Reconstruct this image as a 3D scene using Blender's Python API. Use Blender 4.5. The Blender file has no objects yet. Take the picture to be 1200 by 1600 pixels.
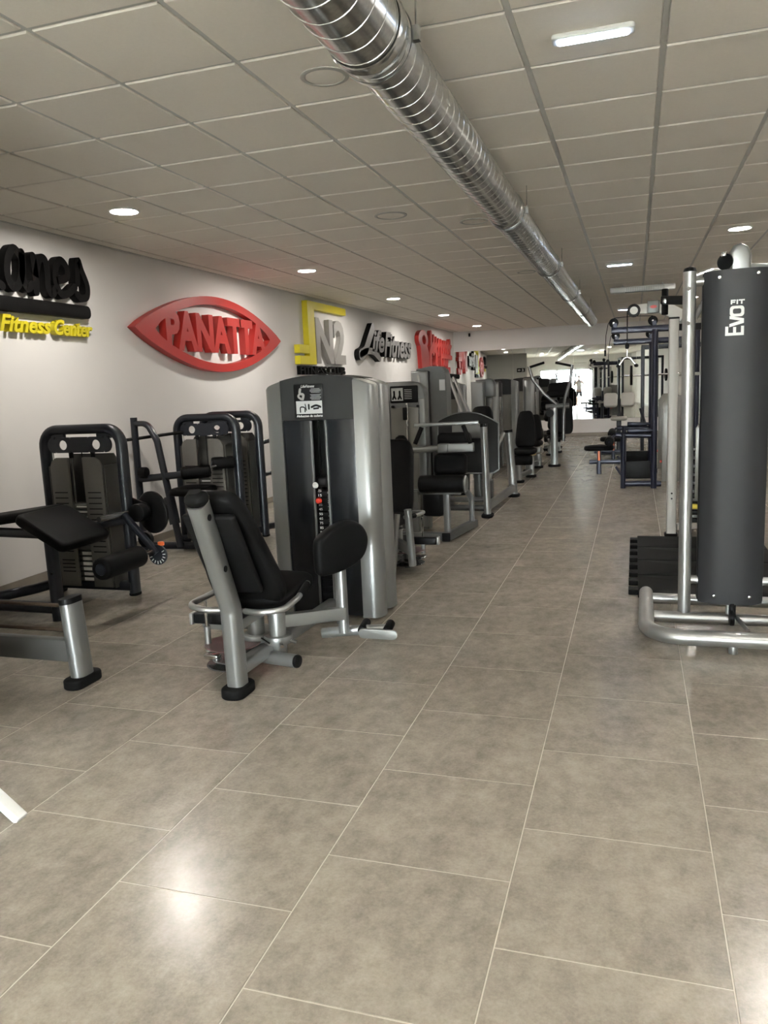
import bpy, bmesh, math, random
from mathutils import Vector, Matrix

random.seed(7)
sc = bpy.context.scene
COL = sc.collection
PI = math.pi

# ------------------------------------------------------------------ camera
H = 1.5132
HC = 2.9605
CAM_X = Vector((0.952367, 0.301914, -0.042944))
CAM_Y = Vector((-0.006935, 0.162226, 0.986729))
CAM_Z = Vector((0.304874, -0.939431, 0.156592))
FPX = 1220.83
cam_data = bpy.data.cameras.new('camera')
cam_data.sensor_fit = 'HORIZONTAL'
cam_data.sensor_width = 36.0
cam_data.lens = 36.0 * FPX / 1200.0
cam_data.clip_start = 0.02
cam_data.clip_end = 200
cam = bpy.data.objects.new('camera', cam_data)
COL.objects.link(cam)
cam.matrix_world = Matrix(((CAM_X.x, CAM_Y.x, CAM_Z.x, 0), (CAM_X.y, CAM_Y.y, CAM_Z.y, 0),
                           (CAM_X.z, CAM_Y.z, CAM_Z.z, H), (0, 0, 0, 1)))
sc.camera = cam

def project(p):
    v = Vector(p) - Vector((0, 0, H))
    f = -v.dot(CAM_Z)
    if f < 0.05:
        return None
    return (600 + FPX * v.dot(CAM_X) / f, 800 - FPX * v.dot(CAM_Y) / f, f)

# ------------------------------------------------------------------ world, exposure
world = bpy.data.worlds.new('sky')
sc.world = world
world.use_nodes = True
wbg = world.node_tree.nodes['Background']
wbg.inputs['Color'].default_value = (0.93, 0.97, 1.0, 1)
wbg.inputs['Strength'].default_value = 22.0
sun_data = bpy.data.lights.new('sun', 'SUN')     # lights the street outside, behind the building's own shade
sun_data.energy = 260.0; sun_data.angle = 0.01; sun_data.color = (1.0, 0.96, 0.9)
sun = bpy.data.objects.new('sun', sun_data); COL.objects.link(sun)
sun.location = (0, 10, 30); sun.rotation_euler = (math.radians(-38), 0, math.radians(12))
sc.view_settings.view_transform = 'Standard'
sc.view_settings.look = 'None'
sc.view_settings.gamma = 1.0
sc.view_settings.use_curve_mapping = False
sc.view_settings.exposure = 1.62
LAMP = 115.0          # radiance of the round ceiling downlights
LED = 14.0           # radiance of the emergency light strips
sc.cycles.use_denoising = True
sc.cycles.max_bounces = 10
sc.cycles.diffuse_bounces = 5
sc.cycles.glossy_bounces = 5
sc.cycles.sample_clamp_indirect = 5.0

# ------------------------------------------------------------------ materials
MATS = {}
def nodemat(name):
    m = bpy.data.materials.new(name)
    m.use_nodes = True
    b = m.node_tree.nodes['Principled BSDF']
    MATS[name] = m
    return m, m.node_tree.nodes, m.node_tree.links, b

def plain(name, col, rough=0.5, metal=0.0, noise=0.0, nscale=40.0, bump=0.0, bscale=200.0, spec=0.5, coat=0.0, rnoise=0.0):
    m, N, L, b = nodemat(name)
    b.inputs['Base Color'].default_value = (*col, 1)
    b.inputs['Roughness'].default_value = rough
    b.inputs['Metallic'].default_value = metal
    b.inputs['Specular IOR Level'].default_value = spec
    b.inputs['Coat Weight'].default_value = coat
    b.inputs['Coat Roughness'].default_value = 0.15
    geo = N.new('ShaderNodeNewGeometry')
    if noise > 0:
        t = N.new('ShaderNodeTexNoise'); t.inputs['Scale'].default_value = nscale; t.inputs['Detail'].default_value = 4
        L.new(geo.outputs['Position'], t.inputs['Vector'])
        mx = N.new('ShaderNodeMix'); mx.data_type = 'RGBA'
        mx.inputs[6].default_value = (*[c * (1 - noise) for c in col], 1)
        mx.inputs[7].default_value = (*[min(1, c * (1 + noise)) for c in col], 1)
        L.new(t.outputs['Fac'], mx.inputs[0]); L.new(mx.outputs[2], b.inputs['Base Color'])
        if rnoise > 0:
            mr = N.new('ShaderNodeMapRange')
            mr.inputs['To Min'].default_value = max(0.02, rough - rnoise); mr.inputs['To Max'].default_value = rough + rnoise
            L.new(t.outputs['Fac'], mr.inputs['Value']); L.new(mr.outputs['Result'], b.inputs['Roughness'])
    if bump > 0:
        t2 = N.new('ShaderNodeTexNoise'); t2.inputs['Scale'].default_value = bscale; t2.inputs['Detail'].default_value = 3
        L.new(geo.outputs['Position'], t2.inputs['Vector'])
        bp = N.new('ShaderNodeBump'); bp.inputs['Strength'].default_value = bump; bp.inputs['Distance'].default_value = 0.003
        L.new(t2.outputs['Fac'], bp.inputs['Height']); L.new(bp.outputs['Normal'], b.inputs['Normal'])
    return m

def emit(name, col, strength):
    m, N, L, b = nodemat(name)
    b.inputs['Base Color'].default_value = (0.8, 0.8, 0.8, 1)
    b.inputs['Emission Color'].default_value = (*col, 1)
    b.inputs['Emission Strength'].default_value = strength
    return m

plain('silver', (0.235, 0.24, 0.237), 0.36, 0.65, 0.04, 300, spec=0.5)
plain('silver_dark', (0.115, 0.118, 0.115), 0.4, 0.4, 0.04, 300)
plain('grey_paint', (0.40, 0.39, 0.36), 0.42, 0.15, 0.03, 200)
plain('alu', (0.38, 0.385, 0.375), 0.36, 0.8, 0.04, 250)
plain('navy', (0.017, 0.020, 0.027), 0.34, 0.25, 0.06, 300)
plain('navy_blue', (0.012, 0.014, 0.030), 0.32, 0.3, 0.06, 300)
plain('vinyl', (0.004, 0.004, 0.0042), 0.55, 0.0, 0.15, 60, 0.15, 500, spec=0.10)
plain('rubber', (0.005, 0.005, 0.005), 0.7, 0.0, 0.2, 80, 0.2, 300, spec=0.12)
plain('black_plastic', (0.006, 0.006, 0.0063), 0.42, 0.0, 0.1, 100, spec=0.13)
plain('dark_gloss', (0.009, 0.010, 0.012), 0.2, 0.0, 0.05, 30, spec=0.35, coat=0.15)
plain('header_grey', (0.017, 0.017, 0.017), 0.5, 0.0, 0.06, 120, spec=0.15)
plain('charcoal', (0.022, 0.0222, 0.0245), 0.5, 0.0, 0.04, 300, spec=0.25)
plain('shroud_taupe', (0.105, 0.099, 0.088), 0.48, 0.0, 0.05, 90)
plain('shroud_dark', (0.05, 0.048, 0.043), 0.5, 0.0, 0.05, 90)
plain('smoke_panel', (0.15, 0.146, 0.13), 0.25, 0.1, 0.05, 12)
plain('chrome', (0.78, 0.78, 0.77), 0.12, 1.0)
plain('rust_rod', (0.075, 0.052, 0.036), 0.45, 0.4, 0.3, 50)
plain('red_sign', (0.44, 0.027, 0.022), 0.42, 0.0, 0.05, 25)
plain('yellow_sign', (0.68, 0.58, 0.017), 0.45, 0.0, 0.04, 25)
plain('grey_sign', (0.33, 0.32, 0.30), 0.35, 0.35, 0.05, 25)
plain('grey_face', (0.23, 0.225, 0.22), 0.4, 0.2, 0.05, 25)
plain('black_sign', (0.004, 0.0037, 0.0037), 0.6, 0.0, 0.05, 25, spec=0.12)
plain('red_plastic', (0.6, 0.04, 0.02), 0.35)
plain('orange_plastic', (0.7, 0.14, 0.03), 0.4)
plain('white_plastic', (0.78, 0.78, 0.76), 0.35)
plain('white_print', (0.85, 0.85, 0.83), 0.5)
plain('grey_print', (0.45, 0.46, 0.46), 0.5)
plain('red_disc', (0.17, 0.10, 0.10), 0.28, 0.5, 0.1, 20)
plain('steel_disc', (0.20, 0.20, 0.20), 0.25, 0.7, 0.1, 20)
plain('yellow_strap', (0.62, 0.5, 0.06), 0.5)
plain('tan_wood', (0.42, 0.31, 0.15), 0.5)
plain('wall_paint', (0.80, 0.785, 0.765), 0.75, 0.0, 0.02, 3, 0.06, 350, spec=0.25)
plain('wall_grey', (0.46, 0.46, 0.44), 0.7, 0.0, 0.02, 3, spec=0.25)
plain('ceiling_grid', (0.56, 0.55, 0.52), 0.4, 0.0)
plain('baseboard_tile', (0.25, 0.225, 0.19), 0.4, 0.0, 0.15, 6)
plain('skin', (0.55, 0.34, 0.25), 0.5)
plain('tshirt', (0.62, 0.60, 0.57), 0.8)
plain('shorts', (0.05, 0.04, 0.045), 0.8)
plain('hair', (0.03, 0.02, 0.015), 0.6)
plain('pavement', (0.55, 0.54, 0.51), 0.8, 0.0, 0.1, 2)
emit('lamp_glow', (1.0, 0.945, 0.87), LAMP)
emit('led_glow', (0.62, 0.76, 1.0), LED)

def galvanized():
    m, N, L, b = nodemat('galvanized')
    geo = N.new('ShaderNodeNewGeometry')
    t = N.new('ShaderNodeTexVoronoi'); t.inputs['Scale'].default_value = 60
    L.new(geo.outputs['Position'], t.inputs['Vector'])
    mx = N.new('ShaderNodeMix'); mx.data_type = 'RGBA'
    mx.inputs[6].default_value = (0.50, 0.51, 0.50, 1); mx.inputs[7].default_value = (0.66, 0.67, 0.65, 1)
    L.new(t.outputs['Distance'], mx.inputs[0]); L.new(mx.outputs[2], b.inputs['Base Color'])
    b.inputs['Metallic'].default_value = 0.97
    n = N.new('ShaderNodeTexNoise'); n.inputs['Scale'].default_value = 7
    mp = N.new('ShaderNodeMapping'); mp.inputs['Scale'].default_value = (1, 0.35, 1)
    L.new(geo.outputs['Position'], mp.inputs['Vector']); L.new(mp.outputs['Vector'], n.inputs['Vector'])
    mr = N.new('ShaderNodeMapRange'); mr.inputs['To Min'].default_value = 0.13; mr.inputs['To Max'].default_value = 0.32
    L.new(n.outputs['Fac'], mr.inputs['Value']); L.new(mr.outputs['Result'], b.inputs['Roughness'])
    bp = N.new('ShaderNodeBump'); bp.inputs['Strength'].default_value = 0.25; bp.inputs['Distance'].default_value = 0.01
    L.new(n.outputs['Fac'], bp.inputs['Height']); L.new(bp.outputs['Normal'], b.inputs['Normal'])
galvanized()

def stone_tile(name):
    m, N, L, b = nodemat(name)
    geo = N.new('ShaderNodeNewGeometry')
    oi = N.new('ShaderNodeObjectInfo')
    off = N.new('ShaderNodeCombineXYZ')
    mul = N.new('ShaderNodeMath'); mul.operation = 'MULTIPLY'; mul.inputs[1].default_value = 37.0
    L.new(oi.outputs['Random'], mul.inputs[0]); L.new(mul.outputs[0], off.inputs['Z'])
    add = N.new('ShaderNodeVectorMath'); add.operation = 'ADD'
    L.new(geo.outputs['Position'], add.inputs[0]); L.new(off.outputs[0], add.inputs[1])
    def noise(scale, detail, rough=0.55, stretch=None):
        t = N.new('ShaderNodeTexNoise'); t.inputs['Scale'].default_value = scale
        t.inputs['Detail'].default_value = detail; t.inputs['Roughness'].default_value = rough
        if stretch:
            mp = N.new('ShaderNodeMapping'); mp.inputs['Scale'].default_value = stretch
            L.new(add.outputs[0], mp.inputs['Vector']); L.new(mp.outputs[0], t.inputs['Vector'])
        else:
            L.new(add.outputs[0], t.inputs['Vector'])
        return t
    big = noise(3.2, 5, 0.6, (1.3, 0.8, 1)); mid = noise(14, 7, 0.68, (1.1, 0.85, 1)); fine = noise(85, 5, 0.72)
    cr = N.new('ShaderNodeValToRGB')
    cr.color_ramp.elements[0].position = 0.36; cr.color_ramp.elements[0].color = (0.190, 0.168, 0.138, 1)
    cr.color_ramp.elements[1].position = 0.64; cr.color_ramp.elements[1].color = (0.385, 0.345, 0.287, 1)
    s1 = N.new('ShaderNodeMath'); s1.operation = 'MULTIPLY_ADD'; s1.inputs[1].default_value = 0.36
    L.new(big.outputs['Fac'], s1.inputs[0])
    s2 = N.new('ShaderNodeMath'); s2.operation = 'MULTIPLY_ADD'; s2.inputs[1].default_value = 0.40
    L.new(mid.outputs['Fac'], s2.inputs[0])
    s3 = N.new('ShaderNodeMath'); s3.operation = 'MULTIPLY'; s3.inputs[1].default_value = 0.27
    L.new(fine.outputs['Fac'], s3.inputs[0])
    L.new(s3.outputs[0], s2.inputs[2]); L.new(s2.outputs[0], s1.inputs[2]); L.new(s1.outputs[0], cr.inputs['Fac'])
    L.new(cr.outputs['Color'], b.inputs['Base Color'])
    mr = N.new('ShaderNodeMapRange'); mr.inputs['To Min'].default_value = 0.20; mr.inputs['To Max'].default_value = 0.268
    L.new(mid.outputs['Fac'], mr.inputs['Value']); L.new(mr.outputs['Result'], b.inputs['Roughness'])
    b.inputs['Specular IOR Level'].default_value = 0.5
    bp = N.new('ShaderNodeBump'); bp.inputs['Strength'].default_value = 0.04; bp.inputs['Distance'].default_value = 0.002
    L.new(fine.outputs['Fac'], bp.inputs['Height']); L.new(bp.outputs['Normal'], b.inputs['Normal'])
stone_tile('floor_tile')
plain('grout', (0.50, 0.45, 0.37), 0.8, 0.0, 0.08, 30)
plain('ceiling_tile', (0.88, 0.835, 0.76), 0.85, 0.0, 0.03, 60, 0.3, 420, spec=0.15)

def mirror_mat():
    m, N, L, b = nodemat('mirror_glass')
    b.inputs['Base Color'].default_value = (0.86, 0.89, 0.87, 1)
    b.inputs['Metallic'].default_value = 1.0
    b.inputs['Roughness'].default_value = 0.015
mirror_mat()

def pane_mat():
    m, N, L, b = nodemat('window_glass')
    N.remove(b)
    out = N['Material Output']
    tr = N.new('ShaderNodeBsdfTransparent'); tr.inputs['Color'].default_value = (0.93, 0.95, 0.94, 1)
    gl = N.new('ShaderNodeBsdfGlossy'); gl.inputs['Roughness'].default_value = 0.02
    fr = N.new('ShaderNodeFresnel'); fr.inputs['IOR'].default_value = 1.45
    mx = N.new('ShaderNodeMixShader')
    L.new(fr.outputs[0], mx.inputs[0]); L.new(tr.outputs[0], mx.inputs[1]); L.new(gl.outputs[0], mx.inputs[2])
    L.new(mx.outputs[0], out.inputs['Surface'])
pane_mat()

# ------------------------------------------------------------------ geometry toolkit
ORG = Vector((0, 0, 0))      # origin of the thing being built

def V(*a):
    return Vector(a[0]) if len(a) == 1 else Vector(a)

def FR(o, x, y):
    x = Vector(x).normalized(); y = Vector(y); y = (y - x * y.dot(x)).normalized(); z = x.cross(y)
    m = Matrix.Identity(4)
    for i in range(3):
        m[i][0] = x[i]; m[i][1] = y[i]; m[i][2] = z[i]; m[i][3] = o[i]
    return m

def prof_round(r, n=12):
    return [(r * math.cos(2 * PI * i / n), r * math.sin(2 * PI * i / n)) for i in range(n)]

def prof_rect(w, h, c=None, k=2):
    c = min(w, h) * 0.18 if c is None else c
    P = []
    for cx, cy, a0 in ((w / 2 - c, h / 2 - c, 0), (-w / 2 + c, h / 2 - c, PI / 2), (-w / 2 + c, -h / 2 + c, PI), (w / 2 - c, -h / 2 + c, 3 * PI / 2)):
        for i in range(k + 1):
            a = a0 + PI / 2 * i / k
            P.append((cx + c * math.cos(a), cy + c * math.sin(a)))
    return P

def prof_oval(w, h):
    return prof_rect(w, h, min(w, h) * 0.499, 4)

def ellipse(a, b, n=20, a0=0, a1=2 * PI):
    return [(a * math.cos(a0 + (a1 - a0) * i / n), b * math.sin(a0 + (a1 - a0) * i / n)) for i in range(n)]

def rrect(w, h, r, k=4):
    return prof_rect(w, h, r, k)

def fillet(pts, R, n=6):
    pts = [Vector(p) for p in pts]
    if R <= 0 or len(pts) < 3:
        return pts
    out = [pts[0]]
    for i in range(1, len(pts) - 1):
        a, b, c = pts[i - 1], pts[i], pts[i + 1]
        u = (a - b); v = (c - b); lu, lv = u.length, v.length
        u.normalize(); v.normalize()
        ang = u.angle(v)
        if ang > PI - 0.02:
            out.append(b); continue
        t = min(R / math.tan(ang / 2), lu * 0.49, lv * 0.49)
        r = t * math.tan(ang / 2)
        ctr = b + (u + v).normalized() * (r / math.sin(ang / 2))
        s = b + u * t - ctr; e = b + v * t - ctr
        tot = s.angle(e); ax = s.cross(e)
        if ax.length < 1e-9:
            out.append(b); continue
        ax.normalize()
        for k in range(n + 1):
            out.append(ctr + Matrix.Rotation(tot * k / n, 3, ax) @ s)
    out.append(pts[-1])
    return out

def smooth_path(pts, sub=5, closed=False):
    pts = [Vector(p) for p in pts]; n = len(pts); out = []
    rng = range(n if closed else n - 1)
    for i in rng:
        p0 = pts[(i - 1) % n] if closed or i > 0 else pts[0]
        p1 = pts[i]; p2 = pts[(i + 1) % n]
        p3 = pts[(i + 2) % n] if closed or i + 2 < n else pts[-1]
        for k in range(sub):
            t = k / sub
            out.append(0.5 * ((2 * p1) + (p2 - p0) * t + (2 * p0 - 5 * p1 + 4 * p2 - p3) * t * t + (3 * p1 - p0 - 3 * p2 + p3) * t ** 3))
    if not closed:
        out.append(pts[-1])
    return out

class G:
    def __init__(s):
        s.v = []; s.f = []; s.mi = []
    def add(s, vs, fs, m=0):
        o = len(s.v)
        s.v += [tuple(x) for x in vs]
        s.f += [tuple(i + o for i in f) for f in fs]
        s.mi += [m] * len(fs)
        return s
    def tube(s, pts, r=0.03, bend=0.0, up=(0, 0, 1), n=12, prof=None, caps=True, taper=None, m=0, bn=6):
        P = fillet(pts, bend, bn)
        prof = prof or prof_round(r, n)
        k = len(prof)
        T = []
        for i in range(len(P)):
            a = P[max(0, i - 1)]; b = P[min(len(P) - 1, i + 1)]
            t = (b - a)
            T.append(t.normalized() if t.length > 1e-9 else Vector((0, 0, 1)))
        u = Vector(up)
        if abs(u.normalized().dot(T[0])) > 0.97:
            u = Vector((1, 0, 0)) if abs(T[0].x) < 0.9 else Vector((0, 1, 0))
        nrm = (u - T[0] * u.dot(T[0])).normalized()
        vs = []
        for i in range(len(P)):
            if i > 0:
                nrm = (nrm - T[i] * nrm.dot(T[i])).normalized()
            bn_ = T[i].cross(nrm)
            sc_ = 1.0
            if taper:
                sc_ = taper[0] + (taper[1] - taper[0]) * i / (len(P) - 1)
            # keep width at mitred corners
            for a, b in prof:
                vs.append(P[i] + (bn_ * a + nrm * b) * sc_)
        fs = []
        for i in range(len(P) - 1):
            for j in range(k):
                fs.append((i * k + j, i * k + (j + 1) % k, (i + 1) * k + (j + 1) % k, (i + 1) * k + j))
        if caps:
            fs.append(tuple(range(k - 1, -1, -1))); fs.append(tuple((len(P) - 1) * k + j for j in range(k)))
        return s.add(vs, fs, m)
    def cyl(s, a, b, r, n=20, r2=None, bevel=0.0, m=0):
        a, b = Vector(a), Vector(b); d = b - a; L = d.length
        r2 = r if r2 is None else r2
        if bevel > 0:
            prof = [(0, 0), (r - bevel, 0), (r - bevel * 0.3, bevel * 0.3), (r, bevel), (r2, L - bevel), (r2 - bevel * 0.3, L - bevel * 0.3), (r2 - bevel, L), (0, L)]
        else:
            prof = [(0, 0), (r, 0), (r2, L), (0, L)]
        return s.lathe(prof, a, d, n, m)
    def lathe(s, prof, o, axis, n=24, m=0):
        ax = Vector(axis).normalized()
        u = Vector((1, 0, 0)) if abs(ax.x) < 0.9 else Vector((0, 1, 0))
        u = (u - ax * u.dot(ax)).normalized(); w = ax.cross(u); o = Vector(o)
        vs = []; idx = []
        for r, z in prof:
            if r <= 1e-6:
                idx.append([len(vs)]); vs.append(o + ax * z)
            else:
                row = []
                for i in range(n):
                    t = 2 * PI * i / n
                    row.append(len(vs)); vs.append(o + ax * z + (u * math.cos(t) + w * math.sin(t)) * r)
                idx.append(row)
        fs = []
        for a, b in zip(idx, idx[1:]):
            for i in range(n):
                j = (i + 1) % n
                if len(a) == 1 and len(b) == 1: continue
                if len(a) == 1: fs.append((a[0], b[j], b[i]))
                elif len(b) == 1: fs.append((a[i], a[j], b[0]))
                else: fs.append((a[i], a[j], b[j], b[i]))
        return s.add(vs, fs, m)
    def box(s, c, size, M=None, bev=0.0, m=0):
        w, d, h = size
        if bev <= 0:
            vs = [Vector(((-1) ** (i + 1) * w / 2 if False else (w / 2 if i & 1 else -w / 2), d / 2 if i & 2 else -d / 2, h / 2 if i & 4 else -h / 2)) for i in range(8)]
            fs = [(0, 2, 3, 1), (4, 5, 7, 6), (0, 1, 5, 4), (2, 6, 7, 3), (0, 4, 6, 2), (1, 3, 7, 5)]
            vs = [(M @ v if M else v) + Vector(c) for v in vs]
            return s.add(vs, fs, m)
        R = M.to_4x4() if M else Matrix.Identity(4)
        return s.slab(rrect(w, d, min(bev * 1.5, min(w, d) * 0.45), 3), h, Matrix.Translation(Vector(c)) @ R, bev, m=m)
    def slab(s, outline, t, M, e=0.01, puff=0.0, m=0, puffback=0.0, steps=3):
        """rounded cushion / plate: outline in the xy plane of M, thickness t centred on z=0"""
        k = len(outline)
        cx = sum(p[0] for p in outline) / k; cy = sum(p[1] for p in outline) / k
        rx = max(abs(p[0] - cx) for p in outline); ry = max(abs(p[1] - cy) for p in outline)
        e = min(e, t * 0.49, rx * 0.8, ry * 0.8)
        vs = []; rings = 0
        def ring(ins, z):
            nonlocal rings
            fx = 1 - ins / rx; fy = 1 - ins / ry
            for x, y in outline:
                vs.append(M @ Vector((cx + (x - cx) * fx, cy + (y - cy) * fy, z)))
            rings += 1
        if puffback > 0:
            ring(min(rx, ry) * 0.5, -t / 2 - puffback * 0.8)
        for i in range(steps + 1):
            a = PI / 2 * i / steps
            ring(e * (1 - math.sin(a)), -t / 2 + e * (1 - math.cos(a)))
        for i in range(steps + 1):
            a = PI / 2 * (1 - i / steps)
            ring(e * (1 - math.sin(a)), t / 2 - e * (1 - math.cos(a)))
        if puff > 0:
            ring(min(rx, ry) * 0.5, t / 2 + puff * 0.8)
        fs = []
        for i in range(rings - 1):
            for j in range(k):
                fs.append((i * k + j, i * k + (j + 1) % k, (i + 1) * k + (j + 1) % k, (i + 1) * k + j))
        vs.append(M @ Vector((cx, cy, -t / 2 - puffback))); b0 = len(vs) - 1
        vs.append(M @ Vector((cx, cy, t / 2 + puff))); t0 = len(vs) - 1
        for j in range(k):
            fs.append((b0, (j + 1) % k, j)); fs.append((t0, (rings - 1) * k + j, (rings - 1) * k + (j + 1) % k))
        return s.add(vs, fs, m)
    def prism(s, outline, t, M, m=0, mside=None):
        k = len(outline)
        vs = [M @ Vector((x, y, 0)) for x, y in outline] + [M @ Vector((x, y, t)) for x, y in outline]
        s.add(vs, [tuple(range(k - 1, -1, -1)), tuple(range(k, 2 * k))], m)
        o = len(s.v) - 2 * k
        fs = [(j, (j + 1) % k, k + (j + 1) % k, k + j) for j in range(k)]
        s.f += [tuple(i + o for i in f) for f in fs]; s.mi += [m if mside is None else mside] * k
        return s
    def ringprism(s, outer, inner, t, M, m=0, mside=None):
        k = len(outer); ms = m if mside is None else mside
        vs = []
        for z in (0, t):
            vs += [M @ Vector((x, y, z)) for x, y in outer] + [M @ Vector((x, y, z)) for x, y in inner]
        a, b, c, d = 0, k, 2 * k, 3 * k
        ff = []; fs = []
        for j in range(k):
            q = (j + 1) % k
            ff.append((c + j, c + q, d + q, d + j)); ff.append((a + q, a + j, b + j, b + q))
            fs.append((a + j, a + q, c + q, c + j)); fs.append((b + q, b + j, d + j, d + q))
        s.add(vs, ff, m)
        o = len(s.v) - 4 * k
        s.f += [tuple(i + o for i in f) for f in fs]; s.mi += [ms] * len(fs)
        return s
    def stroke(s, pts, w, t, M, sub=6, closed=False, m=0, mside=None):
        """thick brush stroke with round ends lying in the xy plane of M, raised by t"""
        P = [Vector((p[0], p[1], 0)) for p in pts]
        P = smooth_path(P, sub, closed) if len(P) > 2 else P
        n = len(P); L = []; R = []
        for i in range(n):
            a = P[(i - 1) % n] if closed or i > 0 else P[i]; b = P[(i + 1) % n] if closed or i < n - 1 else P[i]
            d = (b - a).normalized(); nn = Vector((-d.y, d.x, 0)) * (w / 2)
            L.append(P[i] + nn); R.append(P[i] - nn)
        if closed:
            return s.ringprism([(p.x, p.y) for p in R], [(p.x, p.y) for p in L], t, M, m, mside)
        # quad strip + caps
        vs = []; 
        for z in (0, t):
            for p in L: vs.append(M @ Vector((p.x, p.y, z)))
            for p in R: vs.append(M @ Vector((p.x, p.y, z)))
        ff = []; fs = []
        for i in range(n - 1):
            ff.append((2 * n + i, 3 * n + i, 3 * n + i + 1, 2 * n + i + 1)); ff.append((i, i + 1, n + i + 1, n + i))
            fs.append((i, 2 * n + i, 2 * n + i + 1, i + 1)); fs.append((n + i, n + i + 1, 3 * n + i + 1, 3 * n + i))
        s.add(vs, ff, m)
        o = len(s.v) - len(vs)
        s.f += [tuple(q + o for q in f) for f in fs]; s.mi += [m if mside is None else mside] * len(fs)
        for c in (P[0], P[-1]):
            s.prism([(c.x + w / 2 * math.cos(2 * PI * i / 14), c.y + w / 2 * math.sin(2 * PI * i / 14)) for i in range(14)], t * 0.999, M, m, mside)
        return s
    def obj(s, name, mat, parent=None, angle=35, smooth=True, org=None):
        me = bpy.data.meshes.new(name)
        o = ORG if org is None else Vector(org)
        me.from_pydata([(x - o.x, y - o.y, z - o.z) for x, y, z in s.v], [], s.f)
        mats = mat if isinstance(mat, (list, tuple)) else [mat]
        for mm in mats:
            me.materials.append(MATS[mm])
        if len(mats) > 1:
            me.polygons.foreach_set('material_index', s.mi)
        bm = bmesh.new(); bm.from_mesh(me); bmesh.ops.recalc_face_normals(bm, faces=bm.faces); bm.to_mesh(me); bm.free()
        if smooth:
            me.shade_smooth(); me.set_sharp_from_angle(angle=math.radians(angle))
        ob = bpy.data.objects.new(name, me)
        COL.objects.link(ob)
        if parent is not None:
            ob.parent = parent
        else:
            ob.location = o
        return ob

def thing(name, label, cat, loc=(0, 0, 0), group=None, rotz=0.0):
    """an Empty at the base of a thing; parts built next are stored relative to it"""
    global ORG
    e = bpy.data.objects.new(name, None)
    e.empty_display_size = 0.1
    COL.objects.link(e)
    e.location = loc; e.rotation_euler = (0, 0, rotz)
    tag(e, label, cat, group)
    ORG = Vector(loc)
    return e

def tag(o, label, cat, group=None):
    o['label'] = label; o['category'] = cat
    if group: o['group'] = group
    return o

def struct(o):
    o['kind'] = 'structure'
    return o

def copy_tree(o, parent=None):
    c = o.copy(); COL.objects.link(c); c.parent = parent
    for ch in list(o.children):
        copy_tree(ch, c)
    return c

def single(name, label, cat, g, mat, loc=(0, 0, 0), group=None, angle=35):
    o = g.obj(name, mat, None, angle, org=loc)
    return tag(o, label, cat, group)

# text ----------------------------------------------------------------
def text_data(s, offset=0.0, shear=0.0, space=1.0):
    cu = bpy.data.curves.new('lettering', 'FONT')
    cu.body = s; cu.size = 1.0; cu.offset = offset; cu.shear = shear; cu.space_character = space
    cu.resolution_u = 3; cu.extrude = 0.5
    ob = bpy.data.objects.new('lettering', cu); COL.objects.link(ob)
    dg = bpy.context.evaluated_depsgraph_get()
    me = bpy.data.meshes.new_from_object(ob.evaluated_get(dg))
    vs = [v.co.copy() for v in me.vertices]; fs = [tuple(p.vertices) for p in me.polygons]
    bpy.data.objects.remove(ob); bpy.data.curves.remove(cu); bpy.data.meshes.remove(me)
    return vs, fs

def lettering(parent, s, M, box, depth, mat, offset=0.0, shear=0.0, side=None, space=1.0, name='letter', joined=False):
    """raised letters, each its own mesh, fitted into box=(u0,v0,u1,v1) on the xy plane of M"""
    full, _ = text_data(s, offset, shear, space)
    x0 = min(v.x for v in full); x1 = max(v.x for v in full); y0 = min(v.y for v in full); y1 = max(v.y for v in full)
    u0, v0, u1, v1 = box
    sx = (u1 - u0) / (x1 - x0); sy = (v1 - v0) / (y1 - y0)
    out = []
    jobs = [(s, 0.0)] if joined else []
    if not joined:
        for i, ch in enumerate(s):
            if ch == ' ': continue
            pre, _ = text_data(s[:i + 1], offset, shear, space)
            one, _ = text_data(ch, offset, shear, space)
            jobs.append((ch, max(v.x for v in pre) - max(v.x for v in one)))
    for ch, dx in jobs:
        vs, fs = text_data(ch, offset, shear, space)
        g = G()
        g.v = [tuple(M @ Vector((u0 + (v.x + dx - x0) * sx, v0 + (v.y - y0) * sy, (v.z + 0.5) * depth))) for v in vs]
        g.f = fs
        if side:
            for f in fs:
                a = vs[f[0]]; flat = all(abs(vs[i].z - a.z) < 1e-4 for i in f) and a.z > 0
                g.mi.append(0 if flat else 1)
            out.append(g.obj(name, [mat, side], parent, 30))
        else:
            g.mi = [0] * len(fs)
            out.append(g.obj(name, mat, parent, 30))
    return out

# ================================================================== SETTING
XL, XR, YR = -4.84, 3.4, -5.5          # left wall, right wall, rear wall
PX, PY = -2.8, 2.5                     # partition corner left of the camera
BW0 = Vector((-4.84, 21.85, 0)); BWD = Vector((1, 0.065, 0)).normalized(); BWN = Vector((0.065, -1, 0)).normalized()
def back_y(x): return BW0.y + (x - BW0.x) * 0.065

def wallbox(g, x0, x1, y0, y1, z0, z1):
    return g.box(((x0 + x1) / 2, (y0 + y1) / 2, (z0 + z1) / 2), (x1 - x0, y1 - y0, z1 - z0))

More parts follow.
